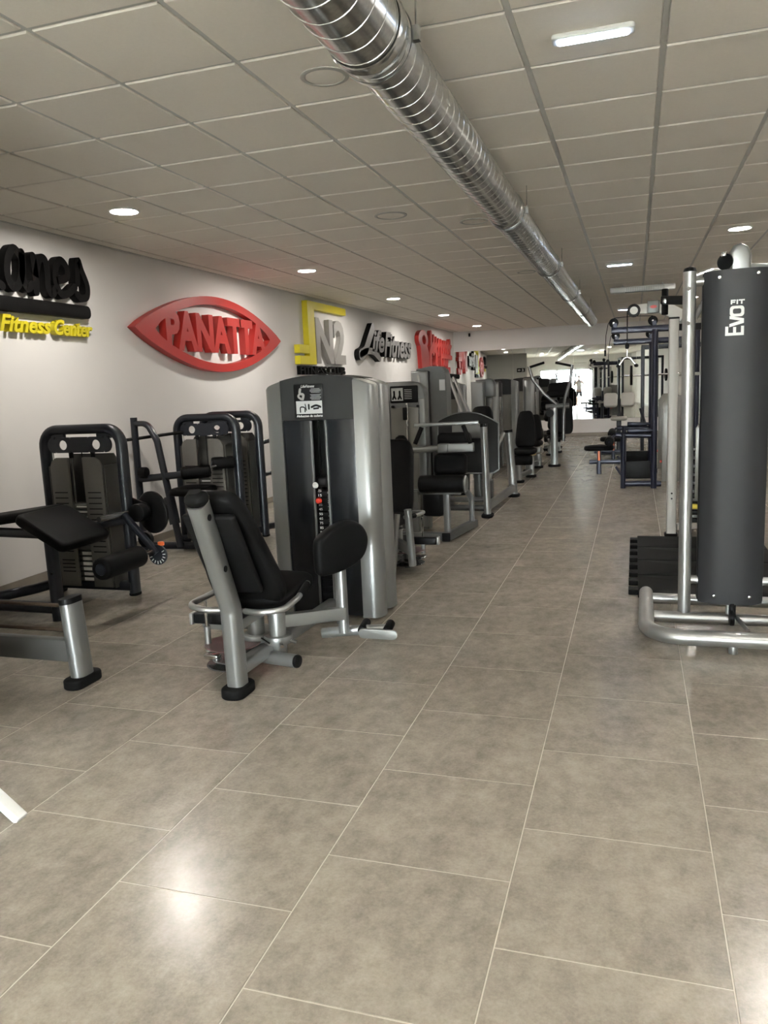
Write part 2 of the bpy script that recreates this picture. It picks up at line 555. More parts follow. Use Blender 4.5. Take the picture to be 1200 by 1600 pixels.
ORG = Vector((0, 0, 0))
struct(wallbox(G(), XL - 0.2, XL, PY, 22.8, 0, HC + 0.15).obj('wall_left', 'wall_paint', smooth=False))
struct(wallbox(G(), XR, XR + 0.2, YR - 0.2, 22.8, 0, HC + 0.15).obj('wall_right', 'wall_paint', smooth=False))
struct(wallbox(wallbox(G(), XL - 0.2, PX, PY - 0.12, PY, 0, HC + 0.15), PX - 0.12, PX, YR, PY - 0.12, 0, HC + 0.15).obj('wall_partition', 'wall_grey', smooth=False))
g = G()
WX0, WX1, WZ1 = -2.0, 1.15, 2.15
wallbox(g, PX - 0.1, WX0, YR - 0.2, YR, 0, HC + 0.15); wallbox(g, WX1, XR, YR - 0.2, YR, 0, HC + 0.15); wallbox(g, WX0, WX1, YR - 0.2, YR, WZ1, HC + 0.15)
struct(g.obj('wall_rear', 'wall_paint', smooth=False))
# back wall, turned a little, as one prism in plan
bl = BW0 - BWD * 0.2; br = Vector((XR + 0.2, back_y(XR + 0.2), 0)); off = -BWN * 0.25
g = G().prism([(bl.x, bl.y), (br.x, br.y), (br.x + off.x, br.y + off.y), (bl.x + off.x, bl.y + off.y)], HC + 0.15, Matrix.Identity(4))
struct(g.obj('wall_back', 'wall_paint', smooth=False))
MB = FR(BW0, BWD, (0, 0, 1))           # x along the wall, y up, z towards the room

# shop window behind the camera
win = struct(G().box((WX0 + 0.03, YR - 0.06, WZ1 / 2), (0.06, 0.08, WZ1)).obj('window_1', 'alu', smooth=False))
g = G(); g.box((WX1 - 0.03, YR - 0.06, WZ1 / 2), (0.06, 0.08, WZ1)); g.box(((WX0 + WX1) / 2, YR - 0.06, WZ1 - 0.03), (WX1 - WX0 - 0.12, 0.08, 0.06))
g.obj('window_frame', 'alu', win, smooth=False)
for k in range(2):
    G().box((WX0 + 1.05 * (k + 1), YR - 0.06, WZ1 / 2 - 0.03), (0.06, 0.07, WZ1 - 0.06)).obj('mullion', 'alu', win, smooth=False)
for k in range(3):
    G().box((WX0 + 0.525 + 1.05 * k, YR - 0.06, WZ1 / 2), (1.0, 0.008, WZ1 - 0.05)).obj('pane', 'window_glass', win, smooth=False)
o = G().box((0, YR - 10.2, -0.06), (60, 20, 0.1)).obj('ground_outside', 'pavement', smooth=False); struct(o)

# floor of square stone tiles in half bond
FT = 0.6; FX0 = -0.3547
fl = struct(G().box(((XL + XR) / 2, 8.6, -0.0613), (XR - XL + 0.3, 28.6, 0.12)).obj('floor', 'grout', smooth=False))
def tilemesh(w, d, h, bev, mat, name):
    me = bpy.data.meshes.new(name)
    a, b = w / 2, d / 2
    vs = []
    for z, s in ((-h, 0), (-bev, 0), (0, bev)):
        vs += [(-a + s, -b + s, z), (a - s, -b + s, z), (a - s, b - s, z), (-a + s, b - s, z)]
    fs = [(8, 9, 10, 11)]
    for r in (0, 4):
        for j in range(4): fs.append((r + j, r + (j + 1) % 4, r + 4 + (j + 1) % 4, r + 4 + j))
    me.from_pydata(vs, [], fs); me.materials.append(MATS[mat])
    return me, vs, fs

def lay(cells, parent, h, bev, mat, name, z, flip, restname, joint):
    """cells: (x0,x1,y0,y1). The 300 largest in view become single objects, the rest one mesh"""
    scored = []
    for c in cells:
        p = project(((c[0] + c[1]) / 2, (c[2] + c[3]) / 2, z))
        s = 0
        if p and -130 < p[0] < 1330 and -130 < p[1] < 1730:
            s = (c[1] - c[0]) * (c[3] - c[2]) / p[2] ** 3
        scored.append((s, c))
    scored.sort(key=lambda t: -t[0])
    cache = {}; rest = G()
    for i, (s, c) in enumerate(scored):
        w = round(c[1] - c[0] - joint, 4); d = round(c[3] - c[2] - joint, 4)
        if w < 0.02 or d < 0.02: continue
        key = (w, d)
        if key not in cache: cache[key] = tilemesh(w, d, h, bev, mat, name)
        me, vs, fs = cache[key]
        cx, cy = (c[0] + c[1]) / 2, (c[2] + c[3]) / 2
        if s > 0 and i < 298:
            o = bpy.data.objects.new(name, me); COL.objects.link(o); o.parent = parent
            o.location = (cx, cy, z)
            if flip: o.rotation_euler = (PI, 0, 0)
        else:
            q = -1 if flip else 1
            rest.add([(cx + v[0], cy + q * v[1], z + q * v[2]) for v in vs], fs)
    o = rest.obj(restname, mat, parent, smooth=False)
    o['kind'] = 'stuff'

cells = []
i = math.floor((XL - FX0) / FT)
while FX0 + i * FT < XR:
    x0, x1 = max(XL, FX0 + i * FT), min(XR, FX0 + (i + 1) * FT)
    y = (1.893 if i % 2 == 0 else 2.187) - 14 * FT
    while y < 22.3:
        y0, y1 = max(YR, y), min(y + FT, back_y((x0 + x1) / 2))
        if y1 - y0 > 0.03 and not (x1 < PX - 0.1 and y1 < PY - 0.1):
            cells.append((x0, x1, y0, y1))
        y += FT
    i += 1
lay(cells, fl, 0.011, 0.0012, 'floor_tile', 'floor_tile', 0.0, False, 'distant_floor_tiles', 0.004)

# suspended ceiling
CX0, CY0 = -0.49, 3.971
ce = struct(G().box(((XL + XR) / 2, 8.6, HC + 0.08), (XR - XL + 0.3, 28.6, 0.1)).obj('ceiling', 'ceiling_tile', smooth=False))
cells = []
i = math.floor((XL - CX0) / 0.6)
while CX0 + i * 0.6 < XR:
    x0, x1 = max(XL + 0.01, CX0 + i * 0.6), min(XR - 0.01, CX0 + (i + 1) * 0.6)
    y = CY0 - 16 * 0.6
    while y < 22.3:
        y0, y1 = max(YR, y), min(y + 0.6, back_y((x0 + x1) / 2) - 0.01)
        if y1 - y0 > 0.05 and not (x1 < PX - 0.1 and y1 < PY - 0.1):
            cells.append((x0, x1, y0, y1))
        y += 0.6
    i += 1
lay(cells, ce, 0.02, 0.004, 'ceiling_tile', 'ceiling_tile', HC, True, 'distant_ceiling_tiles', 0.028)
i = math.floor((XL - CX0) / 0.6) + 1
while CX0 + i * 0.6 < XR:
    x = CX0 + i * 0.6
    y0 = PY if x < PX else YR
    G().box((x, (y0 + back_y(x)) / 2, HC + 0.014), (0.024, back_y(x) - y0, 0.012)).obj('grid_bar', 'ceiling_grid', ce, smooth=False)
    i += 1
y = CY0 - 15 * 0.6
while y < 22:
    x0 = XL if y > PY else PX
    G().box(((x0 + XR) / 2, y, HC + 0.0142), (XR - x0, 0.024, 0.012)).obj('cross_bar', 'ceiling_grid', ce, smooth=False)
    y += 0.6
# edge angle along the left wall
struct(G().box((XL + 0.011, (PY + 21.85) / 2, HC - 0.002), (0.022, 21.85 - PY, 0.004)).obj('trim_1', 'ceiling_grid', smooth=False))
# baseboards
struct(G().box((XL + 0.006, (PY + 21.85) / 2, 0.038), (0.012, 21.85 - PY, 0.076)).obj('baseboard_left', 'baseboard_tile', smooth=False))
bb = G().prism([(0.01, 0.0), (8.1, 0.0), (8.1, 0.076), (0.01, 0.076)], 0.012, MB)
struct(bb.obj('baseboard_back', 'baseboard_tile', smooth=False))
struct(G().box((XR - 0.006, 8.3, 0.038), (0.012, 27, 0.076)).obj('baseboard_right', 'baseboard_tile', smooth=False))

# mirror panels across the back wall
mr = thing('wall_mirror', 'wide mirror covering the far end wall between white beam and low white wall', 'mirror', tuple(BW0))
for k in range(5):
    u0 = 0.02 + k * 1.62
    G().prism([(u0, 0.44), (u0 + 1.616, 0.44), (u0 + 1.616, 2.42), (u0, 2.42)], 0.006, MB).obj('mirror_panel', 'mirror_glass', mr, smooth=False)
o = G().box((-4.38, 21.84, 2.86), (0.05, 0.05, 0.09), bev=0.01)
single('motion_sensor', 'tiny black sensor high on the far wall beside the left corner', 'sensor', o, 'black_plastic', (-4.38, 21.84, 2.86))
cm = Matrix.Identity(4)

# exit sign on the partition, seen only in the mirror
ex = thing('exit_sign', 'small dark exit sign with running figure on grey wall, seen in the mirror', 'sign', (-3.1, PY, 2.12))
MP = FR((-3.1, PY, 2.12), (-1, 0, 0), (0, 0, 1))
G().prism(rrect(0.42, 0.2, 0.015), 0.02, MP).obj('plate', 'black_plastic', ex)
g = G(); M2 = MP @ Matrix.Translation((0, 0, 0.0205))
g.stroke([(-0.09, 0.035), (-0.105, -0.01), (-0.13, -0.05)], 0.022, 0.001, M2); g.stroke([(-0.10, -0.01), (-0.07, -0.03), (-0.075, -0.07)], 0.02, 0.001, M2)
g.stroke([(-0.13, 0.03), (-0.09, 0.035), (-0.06, 0.01)], 0.016, 0.001, M2); g.prism([(x - 0.082, y + 0.066) for x, y in ellipse(0.016, 0.016, 12)], 0.001, M2)
g.obj('running_figure', 'white_print', ex)
G().prism([(0.02, 0.015), (0.09, 0.015), (0.09, 0.05), (0.16, 0), (0.09, -0.05), (0.09, -0.015), (0.02, -0.015)], 0.001, M2).obj('arrow', 'white_print', ex)
ac = thing('air_conditioner', 'long white wall air conditioner above the shop window, seen in the mirror', 'air conditioner', (0.3, YR, 2.5))
G().box((0.3, YR + 0.11, 2.62), (1.1, 0.22, 0.3), bev=0.03).obj('case', 'white_plastic', ac)
G().box((0.3, YR + 0.21, 2.50), (0.95, 0.03, 0.03), bev=0.005).obj('outlet_flap', 'grey_paint', ac)
ORG = Vector((0, 0, 0))

# ================================================================== CEILING FITTINGS
def downlight(x, y, label, group='round ceiling downlights'):
    t = thing('ceiling_downlight', label, 'light', (x, y, HC), group)
    G().lathe([(0.0, 0), (0.118, 0), (0.122, -0.006), (0.112, -0.014), (0.102, -0.012), (0.102, -0.006), (0.0, -0.006)], (x, y, HC), (0, 0, 1), 28).obj('trim_ring', 'white_plastic', t)
    G().lathe([(0.0, -0.0115), (0.06, -0.011), (0.1015, -0.0095), (0.1015, -0.0065), (0, -0.0065)], (x, y, HC), (0, 0, 1), 28).obj('diffuser', 'lamp_glow', t)
    return t
LX = -3.79
for y, l in ((5.471, 'nearest lit round downlight, above the black script sign'), (9.071, 'lit round downlight above the red eye shaped sign'),
             (12.671, 'lit round downlight above the grey script lettering'), (16.271, 'lit round downlight above the red far sign, second from the end wall'),
             (19.871, 'farthest lit round downlight in the left row by the end wall')):
    downlight(LX, y, l)
downlight(1.0, 8.99, 'lit round downlight above the dark panelled cable machine on the right')
for y, l in ((12.671, 'lit round downlight right of the ceiling heater, above the navy machines'), (16.271, 'lit round downlight in the right row, second from the mirror'),
             (19.871, 'lit round downlight in the right row nearest the mirror'), (5.471, 'lit round downlight above the cable station, seen only in the mirror'),
             (1.871, 'lit round downlight right of the photographer, seen only in the mirror'), (-1.729, 'lit round downlight nearest the shop window, right side of the mirror view')):
    downlight(1.01, y, l)
for x, y, l in ((-1.99, -1.729, 'lit round downlight by the shop window, left side of the mirror view'), (-1.99, 0.671, 'round downlight beside the grey partition, added to light the foreground floor')):  # the one by the partition is added to light the foreground
    downlight(x, y, l)

def led_strip(x, y, label):
    t = thing('emergency_light', label, 'light', (x, y, HC), 'emergency light strips')
    G().slab(rrect(0.34, 0.085, 0.018), 0.022, Matrix.Translation((x, y, HC - 0.012)), 0.006).obj('housing', 'white_plastic', t)
    G().slab(rrect(0.295, 0.055, 0.012), 0.014, Matrix.Translation((x, y, HC - 0.0225)), 0.005).obj('lens', 'led_glow', t)
led_strip(-0.18, 3.69, 'near bluish white rectangular light strip on the ceiling right of the duct')
led_strip(-0.20, 10.83, 'small middle bluish light strip on the ceiling above the aisle')
led_strip(-0.20, 17.9, 'farthest bluish light strip near the hanging cable arm')

def round_grille(x, y, r, label):
    t = thing('ceiling_speaker', label, 'speaker', (x, y, HC), 'round ceiling grilles')
    G().lathe([(0, 0), (r, 0), (r, -0.004), (r - 0.008, -0.008), (r - 0.022, -0.007), (r - 0.024, -0.003), (0, -0.003)], (x, y, HC), (0, 0, 1), 36).obj('rim', 'grey_paint', t)
    G().lathe([(0, -0.009), (r * 0.5, -0.008), (r - 0.026, -0.0045), (r - 0.026, -0.003), (0, -0.003)], (x, y, HC), (0, 0, 1), 36).obj('grille', 'ceiling_tile', t)
round_grille(-1.39, 3.671, 0.115, 'nearest round ceiling grille beside the duct')
round_grille(-1.99, 6.671, 0.14, 'round ceiling grille in a pale tile, left of the duct')
round_grille(-1.39, 7.271, 0.13, 'round ceiling grille in a tile right beside the duct middle')
for x, y, l in ((-1.39, 10.87, 'round ceiling grille left of the far duct half'), (-0.19, 14.47, 'round ceiling grille right of the duct near its end')):
    round_grille(x, y, 0.13, l)

# spiral duct
DX, DZ, DR = -0.93, 2.785, 0.127
duct = thing('spiral_duct', 'long shiny galvanized spiral air duct hung under the ceiling', 'duct', (DX, 0, DZ))
ys0, ys1 = -4.2, 18.2
seg = [(-4.2, 0.7), (0.7, 2.9), (2.9, 6.1), (6.1, 9.1), (9.1, 12.1), (12.1, 15.1), (15.1, 18.2)]
for a, b in seg:
    DR = 0.141 if b < 3 else 0.127
    g = G(); prof = []; y = a; pitch = 0.112; first = True
    while y < b - 1e-6:
        e = min(y + pitch, b)
        prof += [(DR, y), (DR, e - 0.006), (DR + 0.0022, e - 0.005), (DR + 0.0022, e - 0.001)]
        y = e
    prof.append((DR, b))
    g.lathe(prof, (DX, 0, DZ), (0, 1, 0), 40)
    g.obj('duct_section', 'galvanized', duct, 18)
for a, b in seg[1:]:
    DR = 0.141 if a < 3 else 0.127
    G().lathe([(DR + 0.0036, a - 0.05), (DR + 0.006, a - 0.048), (DR + 0.006, a - 0.012), (DR + 0.011, a - 0.006), (DR + 0.011, a + 0.006), (DR + 0.006, a + 0.012), (DR + 0.006, a + 0.048), (DR + 0.0036, a + 0.05)], (DX, 0, DZ), (0, 1, 0), 40).obj('coupling', 'galvanized', duct, 40)
    g = G(); g.lathe([(DR + 0.004, a + 0.09), (DR + 0.008, a + 0.09), (DR + 0.008, a + 0.115), (DR + 0.004, a + 0.115)], (DX, 0, DZ), (0, 1, 0), 40)
    g.cyl((DX, a + 0.1, DZ + DR), (DX, a + 0.1, HC), 0.005, 8); g.box((DX + DR + 0.018, a + 0.1, DZ), (0.03, 0.03, 0.05)); g.cyl((DX + DR + 0.02, a + 0.1, DZ - 0.0), (DX + DR + 0.02, a + 0.1, HC), 0.004, 8)
    g.obj('hanger', 'galvanized', duct, 40)
G().lathe([(0, ys1 - 0.003), (DR + 0.004, ys1 - 0.003), (DR + 0.004, ys1 + 0.01), (0, ys1 + 0.01)], (DX, 0, DZ), (0, 1, 0), 40).obj('end_cap', 'galvanized', duct, 40)

# radiant heater near the far end
ht = thing('ceiling_heater', 'white slotted radiant heater on the ceiling above the aisle end', 'heater', (0.1, 13.4, HC))
G().box((0.1, 13.4, HC - 0.075), (0.98, 0.16, 0.09), bev=0.02).obj('case', 'white_plastic', ht)
G().box((0.14, 13.33, HC - 0.122), (0.6, 0.1, 0.006)).obj('reflector', 'silver_dark', ht)
for k in range(22):
    G().box((-0.13 + k * 0.026, 13.318, HC - 0.085), (0.008, 0.012, 0.07)).obj('slat', 'grey_paint', ht, smooth=False)
for x in (-0.2, 0.4):
    G().cyl((x, 13.4, HC - 0.035), (x, 13.4, HC), 0.01, 8).obj('bracket', 'white_plastic', ht)

# ================================================================== WALL SIGNS (x along the wall = +Y, y = up)
MS = FR((XL, 0, 0), (0, 1, 0), (0, 0, 1))
# black script sign, cut by the left edge of the picture
t = thing('script_sign', 'black raised script lettering with underline bar and small yellow words', 'sign', (XL, 5.6, 2.1))
dep = 0.075; w = 0.105
def sgn(name, mat, paths, wd, dp, parent, M=MS):
    g = G()
    for p in paths: g.stroke(p, wd, dp, M)
    return g.obj(name, mat, parent, 30)
def at(u, v, pts, su=1.0, sv=1.0): return [(u + x * su, v + y * sv) for x, y in pts]
A_ = [[(0.24, 0.27), (0.15, 0.33), (0.06, 0.25), (0.03, 0.12), (0.09, 0.04), (0.18, 0.08), (0.24, 0.2), (0.25, 0.3)], [(0.25, 0.31), (0.23, 0.14), (0.28, 0.05), (0.35, 0.08)]]
N_ = [[(0.0, 0.31), (0.01, 0.15), (0.0, 0.03)], [(0.01, 0.15), (0.08, 0.29), (0.16, 0.3), (0.18, 0.2), (0.17, 0.08), (0.22, 0.03), (0.28, 0.08)]]
E_ = [[(0.03, 0.15), (0.16, 0.19), (0.17, 0.28), (0.1, 0.33), (0.03, 0.25), (0.02, 0.12), (0.08, 0.04), (0.17, 0.06), (0.26, 0.12)]]
S_ = [[(0.05, 0.16), (0.07, 0.3), (0.09, 0.36), (0.12, 0.28), (0.18, 0.15), (0.16, 0.05), (0.08, 0.03), (0.03, 0.06)]]
M_ = [[(-0.3, 0.03), (-0.29, 0.3)], [(-0.29, 0.2), (-0.2, 0.31), (-0.15, 0.25), (-0.15, 0.04)], [(-0.15, 0.2), (-0.06, 0.32), (0.0, 0.26), (0.0, 0.08), (0.06, 0.03)]]
sgn('letter', 'black_sign', [at(5.12, 2.41, p) for p in M_], 0.068, dep, t)
sgn('letter', 'black_sign', [at(5.225, 2.40, p, 0.82, 1.06) for p in A_], 0.068, dep, t)
sgn('letter', 'black_sign', [at(5.555, 2.40, p, 0.85, 1.03) for p in N_], 0.068, dep, t)
sgn('letter', 'black_sign', [at(5.785, 2.40, p, 1.0, 1.0) for p in E_], 0.066, dep, t)
sgn('letter', 'black_sign', [at(6.035, 2.40, p, 1.0, 1.0) for p in S_], 0.064, dep, t)
G().slab([(4.1 + 2.13 * 0.5 + x, 2.31 + y) for x, y in rrect(2.13, 0.115, 0.045)], dep, MS @ Matrix.Translation((0, 0, dep / 2)), 0.004).obj('underline_bar', 'black_sign', t, 30)
lettering(t, 'Fitness', MS, (5.12, 2.09, 5.70, 2.225), 0.06, 'yellow_sign', 0.03, 0.3)
lettering(t, 'Center', MS, (5.74, 2.09, 6.25, 2.225), 0.06, 'yellow_sign', 0.03, 0.3)

# red eye shaped sign
t = thing('eye_shaped_sign', 'large red eye shaped sign with raised block letters on white wall', 'sign', (XL, 8.57, 1.8))
def lens(u0, u1, vt, vb, vc, n=26, ex=0.85):
    P = []
    for i in range(n):
        a = i / n; P.append((u0 + (u1 - u0) * a, vc + (vb - vc) * math.sin(PI * a) ** ex))
    for i in range(n):
        a = i / n; P.append((u1 - (u1 - u0) * a, vc + (vt - vc) * math.sin(PI * a) ** ex))
    return P
G().ringprism(lens(6.86, 10.28, 2.665, 1.79, 2.225), lens(7.22, 9.93, 2.575, 1.885, 2.225, ex=0.72), 0.09, MS).obj('eye_ring', 'red_sign', t, 25)
lettering(t, 'PANATTA', MS, (7.42, 2.015, 9.80, 2.45), 0.0895, 'red_sign', 0.045)

# yellow and grey sign
t = thing('fitness_club_sign', 'yellow bracket with grey letter and figure above black raised words', 'sign', (XL, 11.9, 1.74))
g = G().prism([(11.30, 1.92), (11.56, 1.92), (11.56, 2.765), (12.98, 2.765), (12.98, 2.88), (11.30, 2.88)], 0.09, MS)
g.obj('bracket_frame', 'yellow_sign', t, 30)
for v0 in (1.92, 2.085):
    G().prism([(10.93, v0), (11.31, v0), (11.31, v0 + 0.125), (10.93, v0 + 0.125)], 0.088, MS).obj('bracket_bar', 'yellow_sign', t, 30)
lettering(t, 'N2', MS, (11.62, 1.94, 12.92, 2.66), 0.08, 'grey_sign', 0.035)
lettering(t, 'FITNESS CLUB', MS, (10.98, 1.765, 12.92, 1.90), 0.06, 'black_sign', 0.02)

# grey script sign with black edges
t = thing('slanted_script_sign', 'slanted grey lettering with deep black edges on white wall', 'sign', (XL, 15.3, 2.1))
g = G(); g.stroke([(14.42, 2.64), (14.15, 2.4), (13.92, 2.2), (13.66, 2.13)], 0.2, 0.1, MS, m=0, mside=1); g.stroke([(13.66, 2.13), (14.0, 2.2), (14.4, 2.2), (14.78, 2.08)], 0.12, 0.1, MS, m=0, mside=1)
g.obj('letter', ['grey_face', 'black_sign'], t, 30)
lettering(t, 'ife', MS, (14.33, 2.2, 15.12, 2.63), 0.1, 'grey_face', 0.03, 0.35, 'black_sign')
lettering(t, 'Fitness', MS, (15.08, 2.12, 17.1, 2.62), 0.1, 'grey_face', 0.03, 0.35, 'black_sign')

# red sign next to the far corner
t = thing('red_loop_sign', 'red sign with tall loop shape and rows of small red letters near far corner', 'sign', (XL, 19.4, 1.8))
g = G(); g.ringprism([(18.18 + x, 2.6 + y) for x, y in ellipse(0.44, 0.215, 28)], [(18.24 + x, 2.595 + y) for x, y in ellipse(0.17, 0.11, 28)], 0.1, MS)
g.prism([(17.86, 2.5), (17.93, 2.3), (17.98, 1.93), (18.72, 1.93), (18.66, 2.3), (18.52, 2.47), (18.3, 2.47), (18.1, 2.47)], 0.0995, MS)
g.obj('loop', 'red_sign', t, 30)
g = G(); g.stroke([(18.85, 1.95), (18.85, 2.3), (19.05, 2.42), (19.4, 2.4), (19.45, 2.25), (19.42, 2.08)], 0.2, 0.1, MS); g.obj('hook', 'red_sign', t, 30)
for k in range(9):
    u = 18.95 + k * 0.255; top = (2.78, 2.7, 2.66, 2.63, 2.62, 2.6, 2.6, 2.6, 2.66)[k]
    g = G(); g.stroke([(u, 2.33 - 0.004 * k), (u + 0.04, top)], 0.15, 0.09, MS); g.stroke([(u, 2.42), (u + 0.2, 2.55)], 0.07, 0.088, MS)
    g.obj('letter', 'red_sign', t, 30)
g = G(); g.stroke([(20.0, 2.02), (20.0, 2.22), (20.2, 2.27), (21.2, 2.24)], 0.12, 0.09, MS); g.obj('swash', 'red_sign', t, 30)
for k in range(3):
    G().stroke([(20.32 + k * 0.22, 2.04), (20.36 + k * 0.22, 2.15)], 0.14, 0.07, MS).obj('letter', 'red_sign', t, 30)
for k in range(6):
    G().stroke([(20.15 + k * 0.18, 1.86), (20.18 + k * 0.18, 1.94)], 0.11, 0.06, MS).obj('letter', 'red_sign', t, 30)
ORG = Vector((0, 0, 0))

# ================================================================== MACHINE PARTS
def arch_top(dx, half, hmid, drop):
    return hmid - drop * abs(dx / half) ** 2.2

def tower(root, cx, cy, f=-1, w=0.76, d=0.19, h=1.61, drop=0.07, panel='dark_gloss', detail=True, header_h=0.28, colw=0.13):
    """weight tower: bull-nosed silver columns, dark arched header, two shields and the stack between them; front on the f side of Y"""
    half = w / 2
    for s in (-1, 1):
        pl = []
        a, b = colw * 0.55, d / 2
        for i in range(15):
            t = -PI / 2 + PI * i / 14
            pl.append((math.copysign(1, s) * (half - a + a * math.cos(t) ** 0.75 if math.cos(t) > 1e-6 else half - a), b * math.sin(t)))
        pl += [((half - colw) * s, b), ((half - colw) * s, -b)]
        k = len(pl); vs = []
        for x, y in pl: vs.append((cx + x, cy + y, 0.02))
        for x, y in pl: vs.append((cx + x, cy + y, arch_top(x, half, h, drop) - 0.012))
        for x, y in pl: vs.append((cx + (x - s * (half - colw / 2)) * 0.9 + s * (half - colw / 2), cy + y * 0.9, arch_top(x, half, h, drop)))
        fs = [tuple(range(k)), tuple(range(2 * k, 3 * k))]
        for r in (0, k):
            for j in range(k): fs.append((r + j, r + (j + 1) % k, r + k + (j + 1) % k, r + k + j))
        G().add(vs, fs).obj('column', 'silver', root, 40)
    inner = half - colw
    yf = cy + f * (d / 2 - 0.012)
    # header with an arched top
    n = 12; top = [(-inner + 2 * inner * i / n) for i in range(n + 1)]
    out = [(x, arch_top(x, half, h, drop) + 0.004) for x in top] + [(inner, h - header_h), (-inner, h - header_h)]
    MH = FR((cx, cy - d / 2 * 0.98, 0), (1, 0, 0), (0, 0, 1))
    g = G().prism(out, -d * 0.98, MH)
    hd = g.obj('header', 'header_grey', root, 30)
    if detail:
        # shields either side of the slot, gently bowed
        for s in (-1, 1):
            x0, x1 = s * 0.05, s * inner
            g = G()
            for (ya, yb) in ((yf, yf - f * 0.008),):
                g.box((cx + (x0 + x1) / 2, (ya + yb) / 2, (0.03 + h - header_h) / 2), (abs(x1 - x0) - 0.004, abs(ya - yb), h - header_h - 0.03), bev=0.003)
            g.obj('shield', panel, root, 30)
            G().box((cx + s * 0.052, yf + f * 0.002, (0.03 + h - header_h) / 2), (0.016, 0.022, h - header_h - 0.04), bev=0.006).obj('shield_edge', 'silver_dark', root)
        yc = cy
        G().box((cx, cy - f * (d / 2 - 0.02), (h - header_h) / 2), (2 * inner - 0.01, 0.01, h - header_h - 0.02)).obj('back_panel', 'header_grey', root)
        for s in (-1, 1):
            G().cyl((cx + s * 0.03, yc, 0.06), (cx + s * 0.03, yc, h - header_h + 0.02), 0.008, 10).obj('guide_rod', 'chrome', root)
        stack = thing_part('weight_stack', G().box((cx, yc, 0.05), (0.1, 0.09, 0.06)), 'black_plastic', root)
        for k in range(17):
            z = 0.10 + k * 0.046
            p = G().box((cx, yc, z), (0.105, 0.1, 0.042), bev=0.003).obj('weight_plate', 'black_plastic', stack)
        return hd, yf, yc
    else:
        G().box((cx, yf - f * 0.004, (0.03 + h - header_h) / 2), (2 * inner - 0.006, 0.008, h - header_h - 0.03)).obj('shield', panel, root)
        G().cyl((cx + 0.02, yf + f * 0.006, 0.1), (cx + 0.02, yf + f * 0.006, h - header_h), 0.012, 10).obj('guide_rod', 'chrome', root)
        return hd, yf, cy

def thing_part(name, g, mat, root):
    return g.obj(name, mat, root)

def backpad(root, base, top, width_b, width_t, thick, face, name='backrest', mat='vinyl', waist=1.0):
    """upholstered back cushion from base to top point, facing the vector face"""
    base, top = Vector(base), Vector(top); up = (top - base); L = up.length; up.normalize()
    x = up.cross(Vector(face)).normalized()
    M = FR((base + top) / 2, x, up)
    n = 26; P = []
    for i in range(n):
        a = 2 * PI * i / n
        ca, sa = math.cos(a), math.sin(a)
        e = 0.42
        px = math.copysign(abs(ca) ** e, ca); py = math.copysign(abs(sa) ** e, sa)
        t = (py + 1) / 2
        wd = (width_b * (1 - t) + width_t * t) / 2 * (1 - (1 - waist) * math.sin(PI * min(1, t * 1.15)))
        P.append((px * wd, py * L / 2))
    return G().slab(P, thick, M, thick * 0.4, thick * 0.12, puffback=thick * 0.02).obj(name, mat, root, 60)

def seatpad(root, c, w, l, thick, fwd, name='seat', mat='vinyl'):
    M = FR(c, Vector((0, 0, 1)).cross(Vector(fwd)) * -1, fwd)
    n = 26; P = []
    for i in range(n):
        a = 2 * PI * i / n; ca, sa = math.cos(a), math.sin(a)
        px = math.copysign(abs(ca) ** 0.45, ca); py = math.copysign(abs(sa) ** 0.45, sa)
        P.append((px * w / 2 * (1 - 0.1 * (py + 1) / 2), py * l / 2))
    return G().slab(P, thick, M, thick * 0.42, thick * 0.12).obj(name, mat, root, 60)

def roller(root, a, b, r, name='roller_pad', core=True):
    a, b = Vector(a), Vector(b); d = (b - a).normalized(); L = (b - a).length
    o = G().lathe([(0.012, 0.0), (r * 0.8, 0.0), (r * 0.95, 0.008), (r, 0.025), (r, L - 0.025), (r * 0.95, L - 0.008), (r * 0.8, L), (0.012, L)], a, d, 22).obj(name, 'vinyl', root, 50)
    if core:
        G().lathe([(0, -0.006), (r * 0.5, -0.006), (r * 0.55, 0.002), (r * 0.55, 0.004), (0, 0.004)], a, d, 18).obj('end_plug', 'navy', o, 50)
        G().lathe([(0, L + 0.006), (r * 0.5, L + 0.006), (r * 0.55, L - 0.002), (0, L - 0.004)], a, d, 18).obj('end_plug', 'navy', o, 50)
    return o

def foot(root, c, w, d, h=0.035, rot=0.0, mat='rubber'):
    M = Matrix.Translation((c[0], c[1], h / 2 + (c[2] if len(c) > 2 else 0))) @ Matrix.Rotation(rot, 4, 'Z')
    return G().slab(rrect(w, d, min(w, d) * 0.42, 5), h, M, 0.012).obj('rubber_foot', mat, root, 50)

def grip(root, a, b, r=0.016, mat='rubber', name='grip'):
    return G().cyl(a, b, r, 14, bevel=0.005).obj(name, mat, root, 50)

